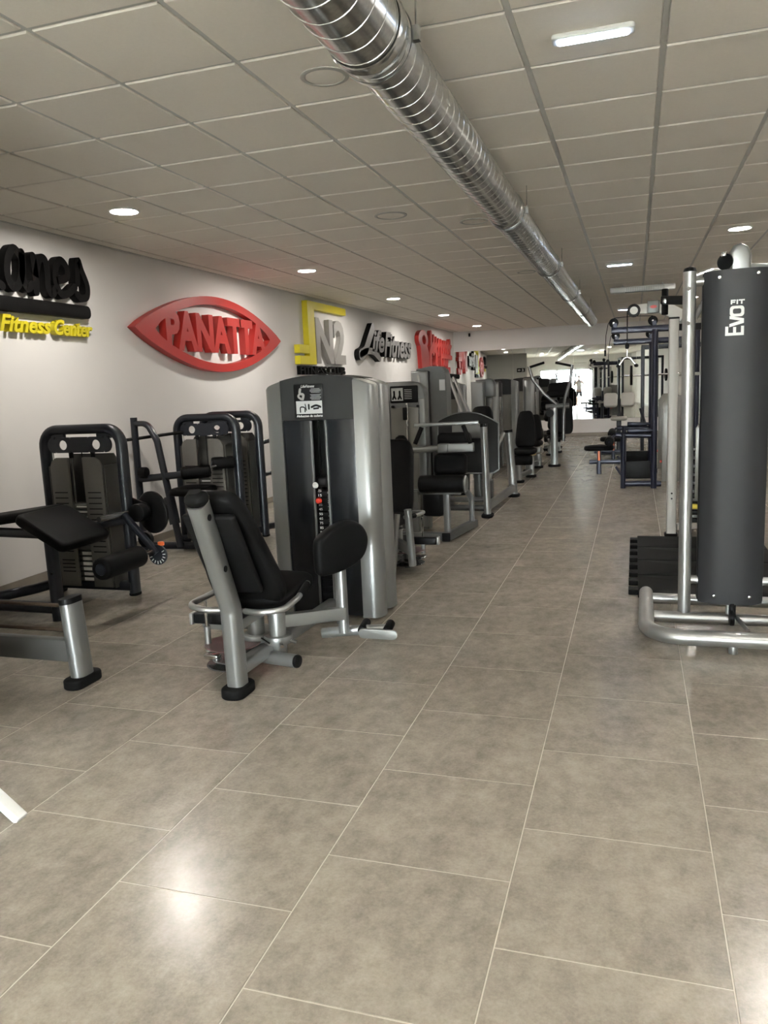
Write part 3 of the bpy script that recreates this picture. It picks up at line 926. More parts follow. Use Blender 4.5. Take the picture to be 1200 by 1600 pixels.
# ================================================================== HIP MACHINE IN FRONT (and its twin)
def hip_machine(label, label_group):
    X = -1.92; TX = -1.95
    r = thing('hip_machine', label, 'gym machine', (TX, 4.9, 0), label_group)
    hd, yf, yc = tower(r, TX, 4.795)
    # exercise card on the header
    MC = FR((-2.0, 4.698, 1.452), (1, 0, 0), (0, 0, 1))
    card = G().slab(rrect(0.205, 0.215, 0.008), 0.006, MC @ Matrix.Translation((0, 0, 0.002)), 0.002).obj('exercise_card', 'black_plastic', r, 30)
    MT = MC @ Matrix.Translation((0, 0, 0.0055))
    lettering(card, 'LifeFitness', MT, (-0.05, 0.085, 0.045, 0.102), 0.001, 'white_print', 0.0, 0.3, joined=True, name='title_print')
    G().prism([(-0.088, -0.082), (0.092, -0.082), (0.092, 0.0), (-0.088, 0.0)], 0.0008, MT).obj('diagram_panel', 'grey_print', card, smooth=False)
    g = G()
    for k in range(10):
        if k == 4: continue
        g.box(MT @ Vector((0.05, 0.076 - k * 0.0075, 0.0005)), (0.075 if k % 3 else 0.06, 0.001, 0.0022))
    g.obj('text_lines', 'grey_print', card, smooth=False)
    g = G(); g.stroke([(-0.055, 0.075), (-0.058, 0.05), (-0.035, 0.04), (-0.04, 0.012)], 0.016, 0.0008, MT); g.stroke([(-0.058, 0.048), (-0.07, 0.03), (-0.05, 0.012)], 0.013, 0.0008, MT)
    g.obj('figure_print', 'grey_sign', card)
    g = G(); M3 = MT @ Matrix.Translation((0, 0, 0.0009))
    g.stroke([(-0.06, -0.07), (-0.058, -0.04), (-0.03, -0.042), (-0.028, -0.068)], 0.008, 0.0006, M3); g.stroke([(-0.025, -0.02), (-0.018, -0.06)], 0.006, 0.0006, M3)
    g.stroke([(0.0, -0.05), (0.0, -0.025)], 0.012, 0.0006, M3); g.stroke([(0.02, -0.04), (0.05, -0.03), (0.08, -0.04)], 0.014, 0.0006, M3); g.stroke([(0.035, -0.05), (0.065, -0.048)], 0.012, 0.0006, M3)
    g.obj('diagram_figures', 'black_plastic', card)
    lettering(card, 'Abduccion de caderas', MT, (-0.088, -0.103, 0.092, -0.088), 0.001, 'white_print', joined=True, name='caption_print')
    # selector head, pins, numbers
    ch = G().box((TX + 0.0, 4.745, 0.925), (0.09, 0.07, 0.07), bev=0.02); ch.obj('selector_head', 'black_plastic', r)
    G().lathe([(0, 0), (0.014, 0.004), (0.021, 0.018), (0.014, 0.033), (0, 0.037)], (TX - 0.035, 4.708, 0.905), (0, -1, 0), 16).obj('increment_knob', 'white_plastic', r)
    G().lathe([(0, 0), (0.014, 0.003), (0.022, 0.018), (0.015, 0.034), (0, 0.038)], (TX - 0.025, 4.725, 0.80), (0, -1, 0), 16).obj('selector_pin', 'red_plastic', r)
    for k, s in enumerate(('5', '15', '25', '35', '45', '55', '65', '75', '85', '95')):
        z = 0.862 - k * 0.031
        MN = FR((TX - 0.028, 4.743, z), (1, 0, 0), (0, 0, 1))
        if k != 2:
            lettering(r, s, MN, (-0.012, -0.008, 0.012, 0.008), 0.001, 'white_print', joined=True, name='weight_number')
        MN = FR((TX + 0.03, 4.743, z - 0.012), (1, 0, 0), (0, 0, 1))
        lettering(r, str(k + 1), MN, (-0.005, -0.007, 0.007, 0.007), 0.001, 'white_print', joined=True, name='plate_number')
    # main spine: slanted back tube, knee, leg
    sp = G().tube([(X, 3.14, 1.02), (X, 3.365, 0.46), (X, 3.38, 0.05)], bend=0.12, up=(1, 0, 0), prof=prof_rect(0.105, 0.088, 0.03, 4)).obj('spine_tube', 'silver', r, 50)
    dz = Vector((0, -0.372, 0.928)); G().slab(prof_rect(0.112, 0.096, 0.04, 5), 0.07, FR(Vector((X, 3.14, 1.02)) + dz * 0.028, (1, 0, 0), (0, 0.928, 0.372)), 0.034, 0.006).obj('end_cap', 'rubber', r, 60)
    for y, z in ((3.165, 0.955), (3.275, 0.685)):
        G().cyl((X + 0.04, y - 0.01, z), (X + 0.047, y - 0.01, z), 0.016, 14).obj('bolt_cap', 'black_plastic', r)
    foot(r, (X, 3.38), 0.13, 0.2, 0.055, PI / 2 * 0)
    # cushions
    backpad(r, (X, 3.62, 0.43), (X, 3.25, 1.06), 0.47, 0.30, 0.085, (0, 0.87, 0.5), waist=0.97)
    G().box((X, 3.34, 0.74), (0.28, 0.04, 0.5), Matrix.Rotation(0.52, 3, 'X'), bev=0.015).obj('back_plate', 'black_plastic', r)
    seatpad(r, (X, 3.80, 0.445), 0.44, 0.50, 0.085, (0, 1, 0.05))
    # seat support and pivots
    G().tube([(X, 3.36, 0.36), (X, 3.95, 0.36)], up=(0, 0, 1), prof=prof_rect(0.07, 0.06, 0.015)).obj('seat_beam', 'silver', r)
    G().tube([(X, 3.40, 0.13), (X, 4.72, 0.10)], up=(0, 0, 1), prof=prof_rect(0.09, 0.075, 0.03, 4)).obj('base_beam', 'silver', r, 50)
    G().tube([(X - 0.12, 3.72, 0.09), (-1.72, 3.66, 0.09)], up=(0, 0, 1), prof=prof_rect(0.07, 0.07, 0.03, 4)).obj('cross_foot', 'silver', r, 50)
    G().cyl((-1.722, 3.66, 0.09), (-1.70, 3.655, 0.09), 0.036, 16, bevel=0.008).obj('end_cap', 'black_plastic', r)
    for s, px in ((1, -1.865), (-1, -1.995)):
        pv = G().cyl((px, 3.76, 0.09), (px, 3.76, 0.37), 0.047, 22, bevel=0.004).obj('pivot_tube', 'silver', r)
        g = G(); g.cyl((px, 3.76, 0.155), (px, 3.76, 0.20), 0.078, 26, bevel=0.006); g.cyl((px, 3.76, 0.355), (px, 3.76, 0.366), 0.095, 26)
        g.obj('flange', 'silver', pv)
        g = G(); 
        for q in ((0.05, -0.075), (0.085, -0.02)):
            g.cyl((px + q[0] * s, 3.76 + q[1], 0.175), (px + q[0] * 1.5 * s, 3.76 + q[1] * 1.5, 0.17), 0.011, 8)
        g.obj('clamp_bolts', 'chrome', pv)
        # swing arm, knee pad upright, pad and footrest
        ex, ey = X + s * 0.33, 4.06
        G().tube([(px, 3.76, 0.275), (ex, ey, 0.245)], up=(0, 0, 1), prof=prof_rect(0.055, 0.075, 0.012)).obj('swing_arm', 'silver', r, 40)
        G().tube([(ex, ey, 0.13), (ex - s * 0.015, ey + 0.03, 0.58)], up=(1, 0, 0), prof=prof_rect(0.06, 0.055, 0.02, 3)).obj('pad_upright', 'silver', r, 50)
        G().tube([(ex - s * 0.1, ey + 0.2, 0.12), (ex - s * 0.07, ey + 0.13, 0.56)], 0.022).obj('pad_brace', 'silver', r, 50)
        ax = Vector((0.5 * s, 0.87, 0)); MK = FR((ex, ey + 0.03, 0.635), ax, (0, 0, 1))
        P = [(-0.19, -0.10), (-0.19, 0.035), (-0.15, 0.085), (-0.03, 0.135), (0.06, 0.14), (0.13, 0.11), (0.175, 0.05), (0.18, -0.01), (0.15, -0.075), (0.09, -0.115), (0.0, -0.14), (-0.12, -0.15), (-0.175, -0.14)]
        P = [(p.x, p.y) for p in smooth_path([(a, b, 0) for a, b in P], 3, True)]
        G().slab(P, 0.075, MK, 0.028, 0.006, puffback=0.006).obj('knee_pad', 'vinyl', r, 60)
        fx = ex + s * 0.10
        G().tube([(ex - s * 0.17, ey + 0.08, 0.09), (ex + s * 0.02, ey + 0.09, 0.115), (ex + s * 0.24, ey + 0.14, 0.12)], bend=0.05, up=(0, 0, 1), prof=prof_rect(0.05, 0.06, 0.022, 3)).obj('foot_tube', 'silver', r, 50)
        for q in (0.085, 0.235):
            G().cyl((ex + s * (q - 0.015), ey + 0.2, 0.135), (ex + s * q, ey + 0.06, 0.125), 0.026, 16, bevel=0.006).obj('foot_peg', 'rubber', r)
        G().slab(rrect(0.235, 0.058, 0.028, 5), 0.012, FR((ex + s * 0.185, ey + 0.055, 0.112), (1, 0, 0), (0, 0, 1)), 0.002).obj('foot_plate', 'silver', r, 50)
        # side handle
        hp = [(X + s * 0.05, 3.42, 0.43), (X + s * 0.15, 3.37, 0.44), (X + s * 0.27, 3.40, 0.45), (X + s * 0.255, 3.62, 0.455), (X + s * 0.215, 3.84, 0.475)]
        hh = G().tube(hp, 0.016, bend=0.07).obj('handle', 'alu', r, 50)
        a, b = Vector(hp[3]), Vector(hp[4])
        grip(hh, a.lerp(b, 0.15), a.lerp(b, 0.94), 0.019)
    # range selector discs and spring pin on the far side
    dx, dy = -2.09, 3.66
    for z, rad, mt in ((0.165, 0.155, 'red_disc'), (0.085, 0.12, 'steel_disc'), (0.055, 0.15, 'steel_disc')):
        G().lathe([(0, 0), (rad - 0.004, 0), (rad, 0.004), (rad - 0.004, 0.008), (0, 0.008)], (dx, dy, z), (0, 0, 1), 36).obj('range_disc', mt, r)
    G().cyl((dx, dy, 0.02), (dx, dy, 0.30), 0.028, 16).obj('disc_shaft', 'silver_dark', r)
    G().cyl((-2.22, 3.62, 0.26), (-2.22, 3.62, 0.44), 0.009, 10).obj('pin_rod', 'chrome', r)
    G().cyl((-2.22, 3.62, 0.13), (-2.22, 3.62, 0.27), 0.018, 14).obj('pin_sleeve', 'silver', r)
    G().box((-2.20, 3.62, 0.10), (0.09, 0.05, 0.03), bev=0.008).obj('pin_block', 'chrome', r)
    G().box((-2.27, 3.76, 0.27), (0.22, 0.05, 0.06), bev=0.01).obj('lever_bar', 'black_plastic', r)
    G().box((-2.385, 3.75, 0.27), (0.02, 0.056, 0.066), bev=0.004).obj('lever_end', 'alu', r)
    # cable
    G().tube([(dx, dy + 0.15, 0.18), (-1.93, 3.70, 0.19), (-1.87, 3.66, 0.18)], 0.004, bend=0.05, n=8).obj('cable', 'black_plastic', r)
    return r
hip = hip_machine('silver hip machine in the foreground, black seat facing a dark weight tower', 'hip machines standing back to back')
hip2 = copy_tree(hip)
hip2.rotation_euler = (0, 0, PI)
for ch in list(hip2.children):                 # the twin has no outer pad on the aisle side
    b = ch.name.split('.')[0]
    if b in ('knee_pad', 'foot_plate', 'foot_peg', 'foot_tube'):
        xs = [v.co.x for v in ch.data.vertices]
        if sum(xs) / len(xs) < 0:
            bpy.data.objects.remove(ch)
hip2.location = (-1.95, 4.915, 0)
hip2['label'] = 'second silver hip machine right behind the foreground one, seat facing the camera'

# ================================================================== SILVER BENCH BASE AT THE LEFT EDGE
t = thing('glider_machine', 'silver machine base with one upright leg and thin dark rods at the left edge', 'gym machine', (-2.84, 3.34, 0))
lx, ly = -2.84, 3.34
G().tube([(lx, ly, 0.05), (lx - 0.025, ly, 0.455)], up=(0, 1, 0), prof=prof_oval(0.085, 0.135)).obj('leg', 'silver', t, 50)
G().tube([(lx - 0.025, ly, 0.455), (lx - 0.028, ly, 0.485)], up=(0, 1, 0), prof=prof_oval(0.087, 0.137)).obj('leg_cap', 'black_plastic', t, 50)
foot(t, (lx, ly), 0.115, 0.23, 0.055)
G().tube([(lx - 0.02, ly - 0.03, 0.20), (lx - 1.5, ly - 0.03, 0.20)], up=(0, 0, 1), prof=prof_rect(0.06, 0.125, 0.012)).obj('rail', 'silver_dark', t, 40)
G().cyl((lx - 0.03, ly - 0.02, 0.305), (lx - 1.5, ly - 0.02, 0.305), 0.011, 12).obj('guide_rod', 'rust_rod', t)
G().cyl((lx - 0.05, ly + 0.03, 0.425), (lx - 1.5, ly + 0.03, 0.425), 0.011, 12).obj('guide_rod', 'rust_rod', t)
G().cyl((lx - 0.085, ly + 0.02, 0.41), (lx - 0.03, ly + 0.02, 0.41), 0.032, 16, bevel=0.006).obj('rod_stop', 'rubber', t)
G().tube([(lx - 1.5, ly, 0.05), (lx - 1.5, ly, 0.455)], up=(0, 1, 0), prof=prof_oval(0.085, 0.135)).obj('leg', 'silver', t, 50)
foot(t, (lx - 1.5, ly), 0.115, 0.23, 0.055)
# white wedge foot at the very edge
t = thing('folding_board', 'white angled foot of a board standing at the lower left edge', 'board', (-2.3, 2.1, 0))
G().slab([(x + 0.2, y) for x, y in rrect(0.44, 0.05, 0.004)], 0.03, FR((-2.16, 2.12, 0.014), (-0.8, 0.0, 0.6), (0, 1, 0)), 0.004).obj('front_leg', 'white_plastic', t)
G().slab([(x + 0.2, y) for x, y in rrect(0.44, 0.05, 0.004)], 0.03, FR((-2.80, 2.12, 0.014), (0.8, 0.0, 0.6), (0, 1, 0)), 0.004).obj('rear_leg', 'white_plastic', t)

# ================================================================== NAVY MACHINES BY THE WALL
def navy_stack(root, x0, x1, y, h=1.34, mat='navy', weights=True):
    """inverted U frame, hole plate, slotted shrouds and weight stack, facing -Y"""
    cx = (x0 + x1) / 2
    G().tube([(x0, y, 0.0), (x0, y, h - 0.04), (x1, y, h - 0.04), (x1, y, 0.0)], bend=0.13, up=(0, 1, 0), prof=prof_oval(0.075, 0.1), bn=8).obj('frame_tube', mat, root, 50)
    for x in (x0, x1):
        G().slab(prof_oval(0.08, 0.105), 0.02, Matrix.Translation((x, y, 0.011)), 0.004).obj('end_cap', 'rubber', root)
    # plate with two round holes and a slot on top
    pw, ph = (x1 - x0) - 0.12, 0.12
    MPL = FR((cx, y - 0.03, h - 0.158), (1, 0, 0), (0, 0, 1))
    pl = G()
    hr = 0.038; hx = pw * 0.26; n = 24
    # build as three strips around the holes
    for s in (-1, 1):
        c = s * hx
        outer = []
        inner = []
        for i in range(n):
            a = 2 * PI * i / n; ca, sa = math.cos(a), math.sin(a)
            k = max(abs(ca) / 0.075, abs(sa) / (ph / 2))
            outer.append((c + ca / k, sa / k)); inner.append((c + hr * ca, hr * sa))
        pl.ringprism(outer, inner, 0.012, MPL)
    def rr(u0, u1): pl.prism([(u0, -ph / 2), (u1, -ph / 2), (u1, ph / 2), (u0, ph / 2)], 0.012, MPL)
    rr(-hx + 0.075, hx - 0.075)
    for s in (-1, 1):
        e = hx + 0.075
        P = [(e, -ph / 2)] + [(pw / 2 - 0.05 + 0.05 * math.cos(-PI / 2 + PI * i / 8), ph / 2 * math.sin(-PI / 2 + PI * i / 8)) for i in range(9)] + [(e, ph / 2)]
        pl.prism([(s * a, b) for a, b in P], 0.012, MPL)
    pl.obj('hole_plate', mat, root, 30)
    for s in (-1, 1):
        G().box((cx + s * pw * 0.36, y - 0.01, h - 0.088), (pw * 0.2, 0.03, 0.05)).obj('plate_bracket', mat, root)
    for dx in (-0.1, 0.1):
        G().cyl((cx + dx, y - 0.02, h - 0.26), (cx + dx, y - 0.02, h - 0.19), 0.018, 12).obj('rod_collar', 'black_plastic', root)
        G().cyl((cx + dx, y - 0.02, 0.1), (cx + dx, y - 0.02, h - 0.2), 0.009, 10).obj('guide_rod', 'steel_disc', root)
    G().cyl((cx, y - 0.02, 0.6), (cx, y - 0.02, h - 0.2), 0.004, 8).obj('cable', 'black_plastic', root)
    for dx in (x0 + 0.06, x1 - 0.06):
        G().cyl((dx, y + 0.01, 0.15), (dx, y + 0.01, h - 0.12), 0.003, 6).obj('side_cable', 'steel_disc', root)
    # shrouds
    sh = 1.09
    for s in (-1, 1):
        a, b = (0.065, 0.235)
        P = [(s * a, 0.08), (s * b, 0.08), (s * b, sh - 0.07), (s * (b - 0.02), sh - 0.025), (s * (b - 0.06), sh), (s * a, sh)]
        ob = G().slab(P, 0.02, FR((cx, y - 0.10, 0), (1, 0, 0), (0, 0, 1)), 0.004).obj('shroud', 'shroud_taupe', root, 30)
        for k in range(16):
            z = 0.36 + k * 0.042 if k < 12 else 0.20 + (k - 12) * 0.03
            G().box((cx + s * 0.152, y - 0.112, z), (0.115, 0.004, 0.008)).obj('slot', 'black_plastic', ob, smooth=False)
    P = [(-0.26, 0.08), (0.26, 0.08), (0.26, sh - 0.08), (0.2, sh + 0.015), (-0.2, sh + 0.015), (-0.26, sh - 0.08)]
    g = G()
    g.box((cx - 0.25, y - 0.0, 0.55), (0.012, 0.2, 0.95)); g.box((cx + 0.25, y, 0.55), (0.012, 0.2, 0.95))
    g.slab(P, 0.012, FR((cx, y + 0.1, 0), (1, 0, 0), (0, 0, 1)), 0.003)
    g.obj('rear_shroud', 'shroud_dark', root, 30)
    if weights:
        st = G().box((cx, y - 0.02, 0.09), (0.4, 0.12, 0.04)).obj('stack_base', mat, root)
        for k in range(15):
            z = 0.135 + k * 0.041
            p = G().box((cx, y - 0.02, z), (0.36, 0.13, 0.034), bev=0.003).obj('weight_plate', 'silver_dark', st)
            if k >= 7:
                G().box((cx + 0.005, y - 0.0865, z), (0.1, 0.002, 0.01)).obj('weight_mark', 'white_print', p, smooth=False)  # plain thin white stripe across each upper plate
            if k < 6:
                G().box((cx + 0.005, y - 0.0865, z), (0.085, 0.002, 0.024)).obj('weight_mark', 'white_print', p, smooth=False)  # white label on each lower plate
    G().tube([(x0, y - 0.02, 0.075), (x1, y - 0.02, 0.075)], up=(0, 0, 1), prof=prof_rect(0.08, 0.07, 0.02)).obj('base_bar', mat, root)

def stripe_labels():
    pass

t = thing('leg_curl_machine', 'navy leg curl machine with black bench, roller pad and taupe weight stack', 'gym machine', (-4.07, 5.06, 0))
navy_stack(t, -4.42, -3.715, 5.06)
# bench
G().tube([(-3.85, 4.36, 0.0), (-3.87, 4.38, 0.62)], up=(0, 1, 0), prof=prof_oval(0.07, 0.10)).obj('bench_leg', 'navy', t, 50)
G().box((-3.845, 4.33, 0.34), (0.016, 0.016, 0.016)).obj('bolt', 'black_plastic', t)
G().tube([(-3.86, 4.36, 0.085), (-5.0 + 0.25, 4.36, 0.085)], up=(0, 0, 1), prof=prof_oval(0.065, 0.085)).obj('base_rail', 'navy', t, 50)
G().tube([(-4.40, 5.05, 0.085), (-4.45, 4.8, 0.085), (-4.62, 4.42, 0.085)], bend=0.1, up=(0, 0, 1), prof=prof_oval(0.06, 0.08)).obj('side_rail', 'navy', t, 50)
G().tube([(-3.87, 4.40, 0.585), (-3.80, 4.78, 0.60), (-3.71, 5.02, 0.60)], bend=0.1, up=(0, 0, 1), prof=prof_oval(0.045, 0.06)).obj('bench_beam', 'navy', t, 50)
G().tube([(-3.9, 4.42, 0.60), (-4.75, 4.45, 0.61)], up=(0, 0, 1), prof=prof_oval(0.06, 0.07)).obj('bench_spine', 'navy', t, 50)
# hip cushion (nearer, tilted) and chest cushion
G().slab(rrect(0.44, 0.52, 0.05, 5), 0.075, FR((-3.85, 4.50, 0.635), (0.87, 0.0, -0.48), (0.0, 1, 0.0)), 0.026, 0.006).obj('hip_cushion', 'vinyl', t, 60)
G().slab(rrect(0.75, 0.42, 0.05, 5), 0.07, FR((-4.42, 4.60, 0.685), (0.985, 0.0, 0.13), (0, 1, 0)), 0.028, 0.006).obj('chest_cushion', 'vinyl', t, 60)
# roller on swing arm with index disc
roller(t, (-3.44, 4.33, 0.38), (-3.44, 4.78, 0.38), 0.078)
G().cyl((-3.44, 4.33, 0.38), (-3.44, 4.95, 0.38), 0.015, 12).obj('roller_axle', 'steel_disc', t)
G().tube([(-3.66, 4.93, 0.66), (-3.42, 4.96, 0.36)], up=(0, 1, 0), prof=prof_rect(0.045, 0.05, 0.012)).obj('swing_arm', 'navy', t, 40)
ds = G().cyl((-3.42, 4.985, 0.345), (-3.42, 4.965, 0.345), 0.078, 28, bevel=0.003).obj('index_disc', 'navy', t)
for k in range(9):
    a = PI * 1.1 + k * 0.42
    G().box((-3.42 + 0.058 * math.cos(a), 4.9635, 0.345 + 0.058 * math.sin(a)), (0.022, 0.003, 0.006), Matrix.Rotation(-a, 3, 'Y')).obj('index_mark', 'white_print', ds, smooth=False)
G().box((-3.39, 4.98, 0.43), (0.05, 0.03, 0.03), bev=0.008).obj('stop_lever', 'orange_plastic', t)
G().cyl((-3.72, 4.72, 0.655), (-3.66, 5.25, 0.655), 0.022, 14).obj('pivot_shaft', 'steel_disc', t)
G().cyl((-3.60, 5.10, 0.655), (-3.60, 5.0, 0.655), 0.07, 20, bevel=0.01).obj('pivot_hub', 'black_plastic', t)
G().lathe([(0, 0), (0.15, 0), (0.165, 0.012), (0.165, 0.03), (0.15, 0.045), (0, 0.045)], (-3.56, 5.13, 0.64), (0.25, 1, 0), 36).obj('cam_wheel', 'black_plastic', t, 50)
G().slab(rrect(0.26, 0.14, 0.06, 5), 0.02, FR((-3.66, 5.09, 0.68), (0.9, 0, -0.3), (0.3, 0, 0.9)), 0.004).obj('cam_arm', 'black_plastic', t, 50)
G().cyl((-3.66, 5.16, 0.42), (-3.66, 5.20, 0.42), 0.06, 20).obj('pulley', 'black_plastic', t)
ORG = Vector((0, 0, 0))

# leg extension with two rollers, second from the camera along the wall
t = thing('leg_extension_machine', 'navy machine with curved tube, two small black rollers and tall post by the wall', 'gym machine', (-4.1, 7.0, 0))
navy_stack(t, -4.44, -3.77, 6.98)
G().tube([(-4.70, 6.62, 0.0), (-4.72, 6.66, 1.33)], up=(0, 1, 0), prof=prof_oval(0.06, 0.075)).obj('post', 'navy', t, 50)
G().tube([(-4.70, 6.66, 1.27), (-4.57, 6.66, 1.27), (-4.46, 6.64, 1.1), (-4.27, 6.60, 0.05)], bend=0.14, up=(0, 1, 0), prof=prof_oval(0.055, 0.075), bn=8).obj('curved_tube', 'navy', t, 50)
G().tube([(-4.36, 6.61, 0.55), (-4.31, 6.60, 0.28)], up=(0, 1, 0), prof=prof_rect(0.075, 0.09, 0.01)).obj('adjust_sleeve', 'navy', t, 40)
hb = G().cyl((-4.83, 6.55, 1.11), (-4.35, 6.95, 1.16), 0.016, 12).obj('handle_bar', 'black_plastic', t)
G().cyl((-4.83, 6.55, 1.11), (-4.80, 6.575, 1.113), 0.018, 12).obj('bar_tip', 'chrome', hb)
G().tube([(-4.70, 6.64, 0.72), (-4.05, 6.60, 0.78)], up=(0, 0, 1), prof=prof_oval(0.06, 0.07)).obj('cross_tube', 'navy', t, 50)
G().cyl((-4.66, 6.60, 0.79), (-4.58, 6.60, 0.79), 0.055, 18, bevel=0.01).obj('rotary_hub', 'black_plastic', t)
roller(t, (-4.12, 6.48, 0.79), (-3.88, 6.62, 0.80), 0.062)
roller(t, (-3.98, 6.82, 0.85), (-3.80, 6.95, 0.85), 0.062)
G().cyl((-4.0, 6.55, 0.80), (-3.9, 6.9, 0.84), 0.016, 12).obj('roller_axle', 'steel_disc', t)
G().tube([(-4.62, 6.63, 0.05), (-3.85, 6.70, 0.05)], up=(0, 0, 1), prof=prof_oval(0.06, 0.075)).obj('base_rail', 'navy', t, 50)
seatpad(t, (-4.05, 6.55, 0.62), 0.38, 0.42, 0.07, (0, -1, 0))
G().tube([(-4.05, 6.6, 0.06), (-4.05, 6.6, 0.58)], up=(0, 1, 0), prof=prof_oval(0.06, 0.08)).obj('seat_post', 'navy', t, 50)
ORG = Vector((0, 0, 0))
t = thing('press_machine', 'navy machine frame behind the curved tube one, half hidden by it', 'gym machine', (-4.1, 7.45, 0))
navy_stack(t, -4.42, -3.76, 7.45, 1.345)
G().tube([(-3.76, 7.5, 1.0), (-3.6, 7.9, 1.05)], 0.025).obj('press_arm', 'navy', t)
G().tube([(-3.76, 7.45, 0.1), (-3.70, 8.0, 0.06)], up=(0, 0, 1), prof=prof_oval(0.06, 0.07)).obj('base_rail', 'navy', t, 50)
G().tube([(-3.78, 7.5, 0.65), (-3.6, 7.95, 0.7)], 0.022).obj('lower_arm', 'navy', t)
ORG = Vector((0, 0, 0))
t = thing('chest_pad_machine', 'dark machine with tall black pads glimpsed left of the foreground weight tower', 'gym machine', (-3.72, 8.6, 0))
G().tube([(-3.70, 8.6, 0.0), (-3.70, 8.6, 1.42)], up=(0, 1, 0), prof=prof_oval(0.06, 0.08)).obj('post', 'navy', t, 50)
backpad(t, (-3.66, 8.52, 0.62), (-3.68, 8.56, 1.22), 0.3, 0.26, 0.08, (0, -1, 0), 'chest_pad')
backpad(t, (-3.68, 8.56, 1.24), (-3.68, 8.58, 1.42), 0.14, 0.12, 0.06, (0, -1, 0), 'head_pad')
seatpad(t, (-3.66, 8.4, 0.5), 0.32, 0.36, 0.07, (0, -1, 0))
G().tube([(-3.9, 8.55, 0.05), (-3.5, 8.55, 0.05)], up=(0, 0, 1), prof=prof_oval(0.07, 0.08)).obj('base_foot', 'navy', t, 50)
ORG = Vector((0, 0, 0))

# ================================================================== AISLE ROW BEHIND THE HIP MACHINES
def simple_stack(root, cx, cy, w, h, rotz=0.0, header='header_grey', panel='smoke_panel'):
    """weight tower as seen further away (front towards -Y before turning by rotz)"""
    global ORG
    keep = ORG
    ORG = Vector((0, 0, 0))
    before = set(root.children)
    tower(root, 0, 0, w=w, d=0.2, h=h, panel=panel, detail=False, drop=0.06)
    for o in root.children:
        if o not in before:
            o.location = Vector((cx, cy, 0)) - keep
            o.rotation_euler = (0, 0, rotz)
    ORG = keep

# --- seated machine with horizontal thigh roller (third in the row)
t = thing('leg_press_curl_machine', 'silver machine with long black thigh roller and square tube frame behind the hip machines', 'gym machine', (-2.0, 7.6, 0))
# its tower: grey case with rounded shoulder and exercise card
P = [(-0.24, 0.02), (0.21, 0.02), (0.21, 1.42), (0.19, 1.50), (0.13, 1.555), (0.05, 1.57), (-0.24, 1.57)]
TXm, TYm = -2.27, 7.95
MT_ = FR((TXm, TYm, 0), (1, 0, 0), (0, 0, 1))
G().slab(P, 0.16, MT_ @ Matrix.Translation((0, 0, 0)), 0.012).obj('tower_case', 'silver_dark', t, 40)
G().box((TXm + 0.18, TYm - 0.085, 0.72), (0.06, 0.03, 1.35), bev=0.012).obj('column', 'silver', t)
G().box((TXm - 0.20, TYm - 0.085, 0.72), (0.05, 0.03, 1.35), bev=0.012).obj('column', 'silver', t)
G().box((TXm - 0.01, TYm - 0.084, 0.68), (0.3, 0.012, 1.25), bev=0.004).obj('shield', 'smoke_panel', t)
G().cyl((TXm + 0.02, TYm - 0.10, 0.2), (TXm + 0.02, TYm - 0.10, 1.35), 0.011, 10).obj('guide_rod', 'chrome', t)
G().box((TXm + 0.0, TYm - 0.105, 1.24), (0.05, 0.03, 0.13), bev=0.008).obj('selector_head', 'black_plastic', t)
MC = FR((TXm - 0.01, TYm - 0.083, 1.44), (1, 0, 0), (0, 0, 1))
cd = G().slab(rrect(0.3, 0.175, 0.012), 0.01, MC, 0.003).obj('exercise_card', 'black_plastic', t)
MD = MC @ Matrix.Translation((0, 0, 0.0055))
G().prism([(-0.135, -0.065), (-0.01, -0.065), (-0.01, 0.065), (-0.135, 0.065)], 0.001, MD).obj('diagram_panel', 'grey_print', cd, smooth=False)
g = G()
for u in (-0.105, -0.045):
    g.stroke([(u, 0.03), (u, -0.01), (u - 0.015, -0.045)], 0.02, 0.001, MD @ Matrix.Translation((0, 0, 0.001))); g.stroke([(u, -0.01), (u + 0.016, -0.045)], 0.016, 0.001, MD @ Matrix.Translation((0, 0, 0.001)))
g.obj('diagram_figures', 'black_plastic', cd)
g = G()
for k in range(6): g.box(MD @ Vector((0.045, 0.045 - k * 0.018, 0.0005)), (0.08, 0.001, 0.005))
g.obj('text_lines', 'grey_print', cd, smooth=False)
for x in (-0.13, 0.14):
    G().cyl((TXm + x, TYm - 0.09, 1.315), (TXm + x, TYm - 0.12, 1.315), 0.014, 10).obj('bolt_cap', 'black_plastic', t)
# square tube base
sq = prof_rect(0.075, 0.075, 0.008)
G().tube([(-2.30, 7.33, 0.055), (-1.735, 7.33, 0.055)], prof=sq).obj('base_tube', 'silver_dark', t, 40)
G().tube([(-1.735, 7.30, 0.055), (-1.62, 8.10, 0.055)], prof=sq).obj('base_tube', 'silver_dark', t, 40)
G().box((-1.74, 7.285, 0.055), (0.08, 0.03, 0.08), bev=0.004).obj('end_cap', 'black_plastic', t)
G().tube([(-1.745, 7.38, 0.09), (-1.745, 7.38, 0.50)], up=(1, 0, 0), prof=prof_rect(0.06, 0.06, 0.006)).obj('post', 'silver_dark', t, 40)
G().tube([(-1.63, 8.02, 0.09), (-1.63, 8.02, 0.34), (-1.72, 7.95, 0.48)], bend=0.12, up=(1, 0, 0), prof=prof_rect(0.05, 0.05, 0.01)).obj('post', 'silver_dark', t, 40)
G().tube([(-2.05, 7.36, 0.09), (-2.05, 7.36, 0.50)], up=(1, 0, 0), prof=prof_rect(0.09, 0.06, 0.006)).obj('post', 'silver_dark', t, 40)
G().tube([(-2.1, 7.36, 0.49), (-1.6, 7.36, 0.49)], prof=prof_rect(0.05, 0.05, 0.006)).obj('cross_tube', 'silver_dark', t, 40)
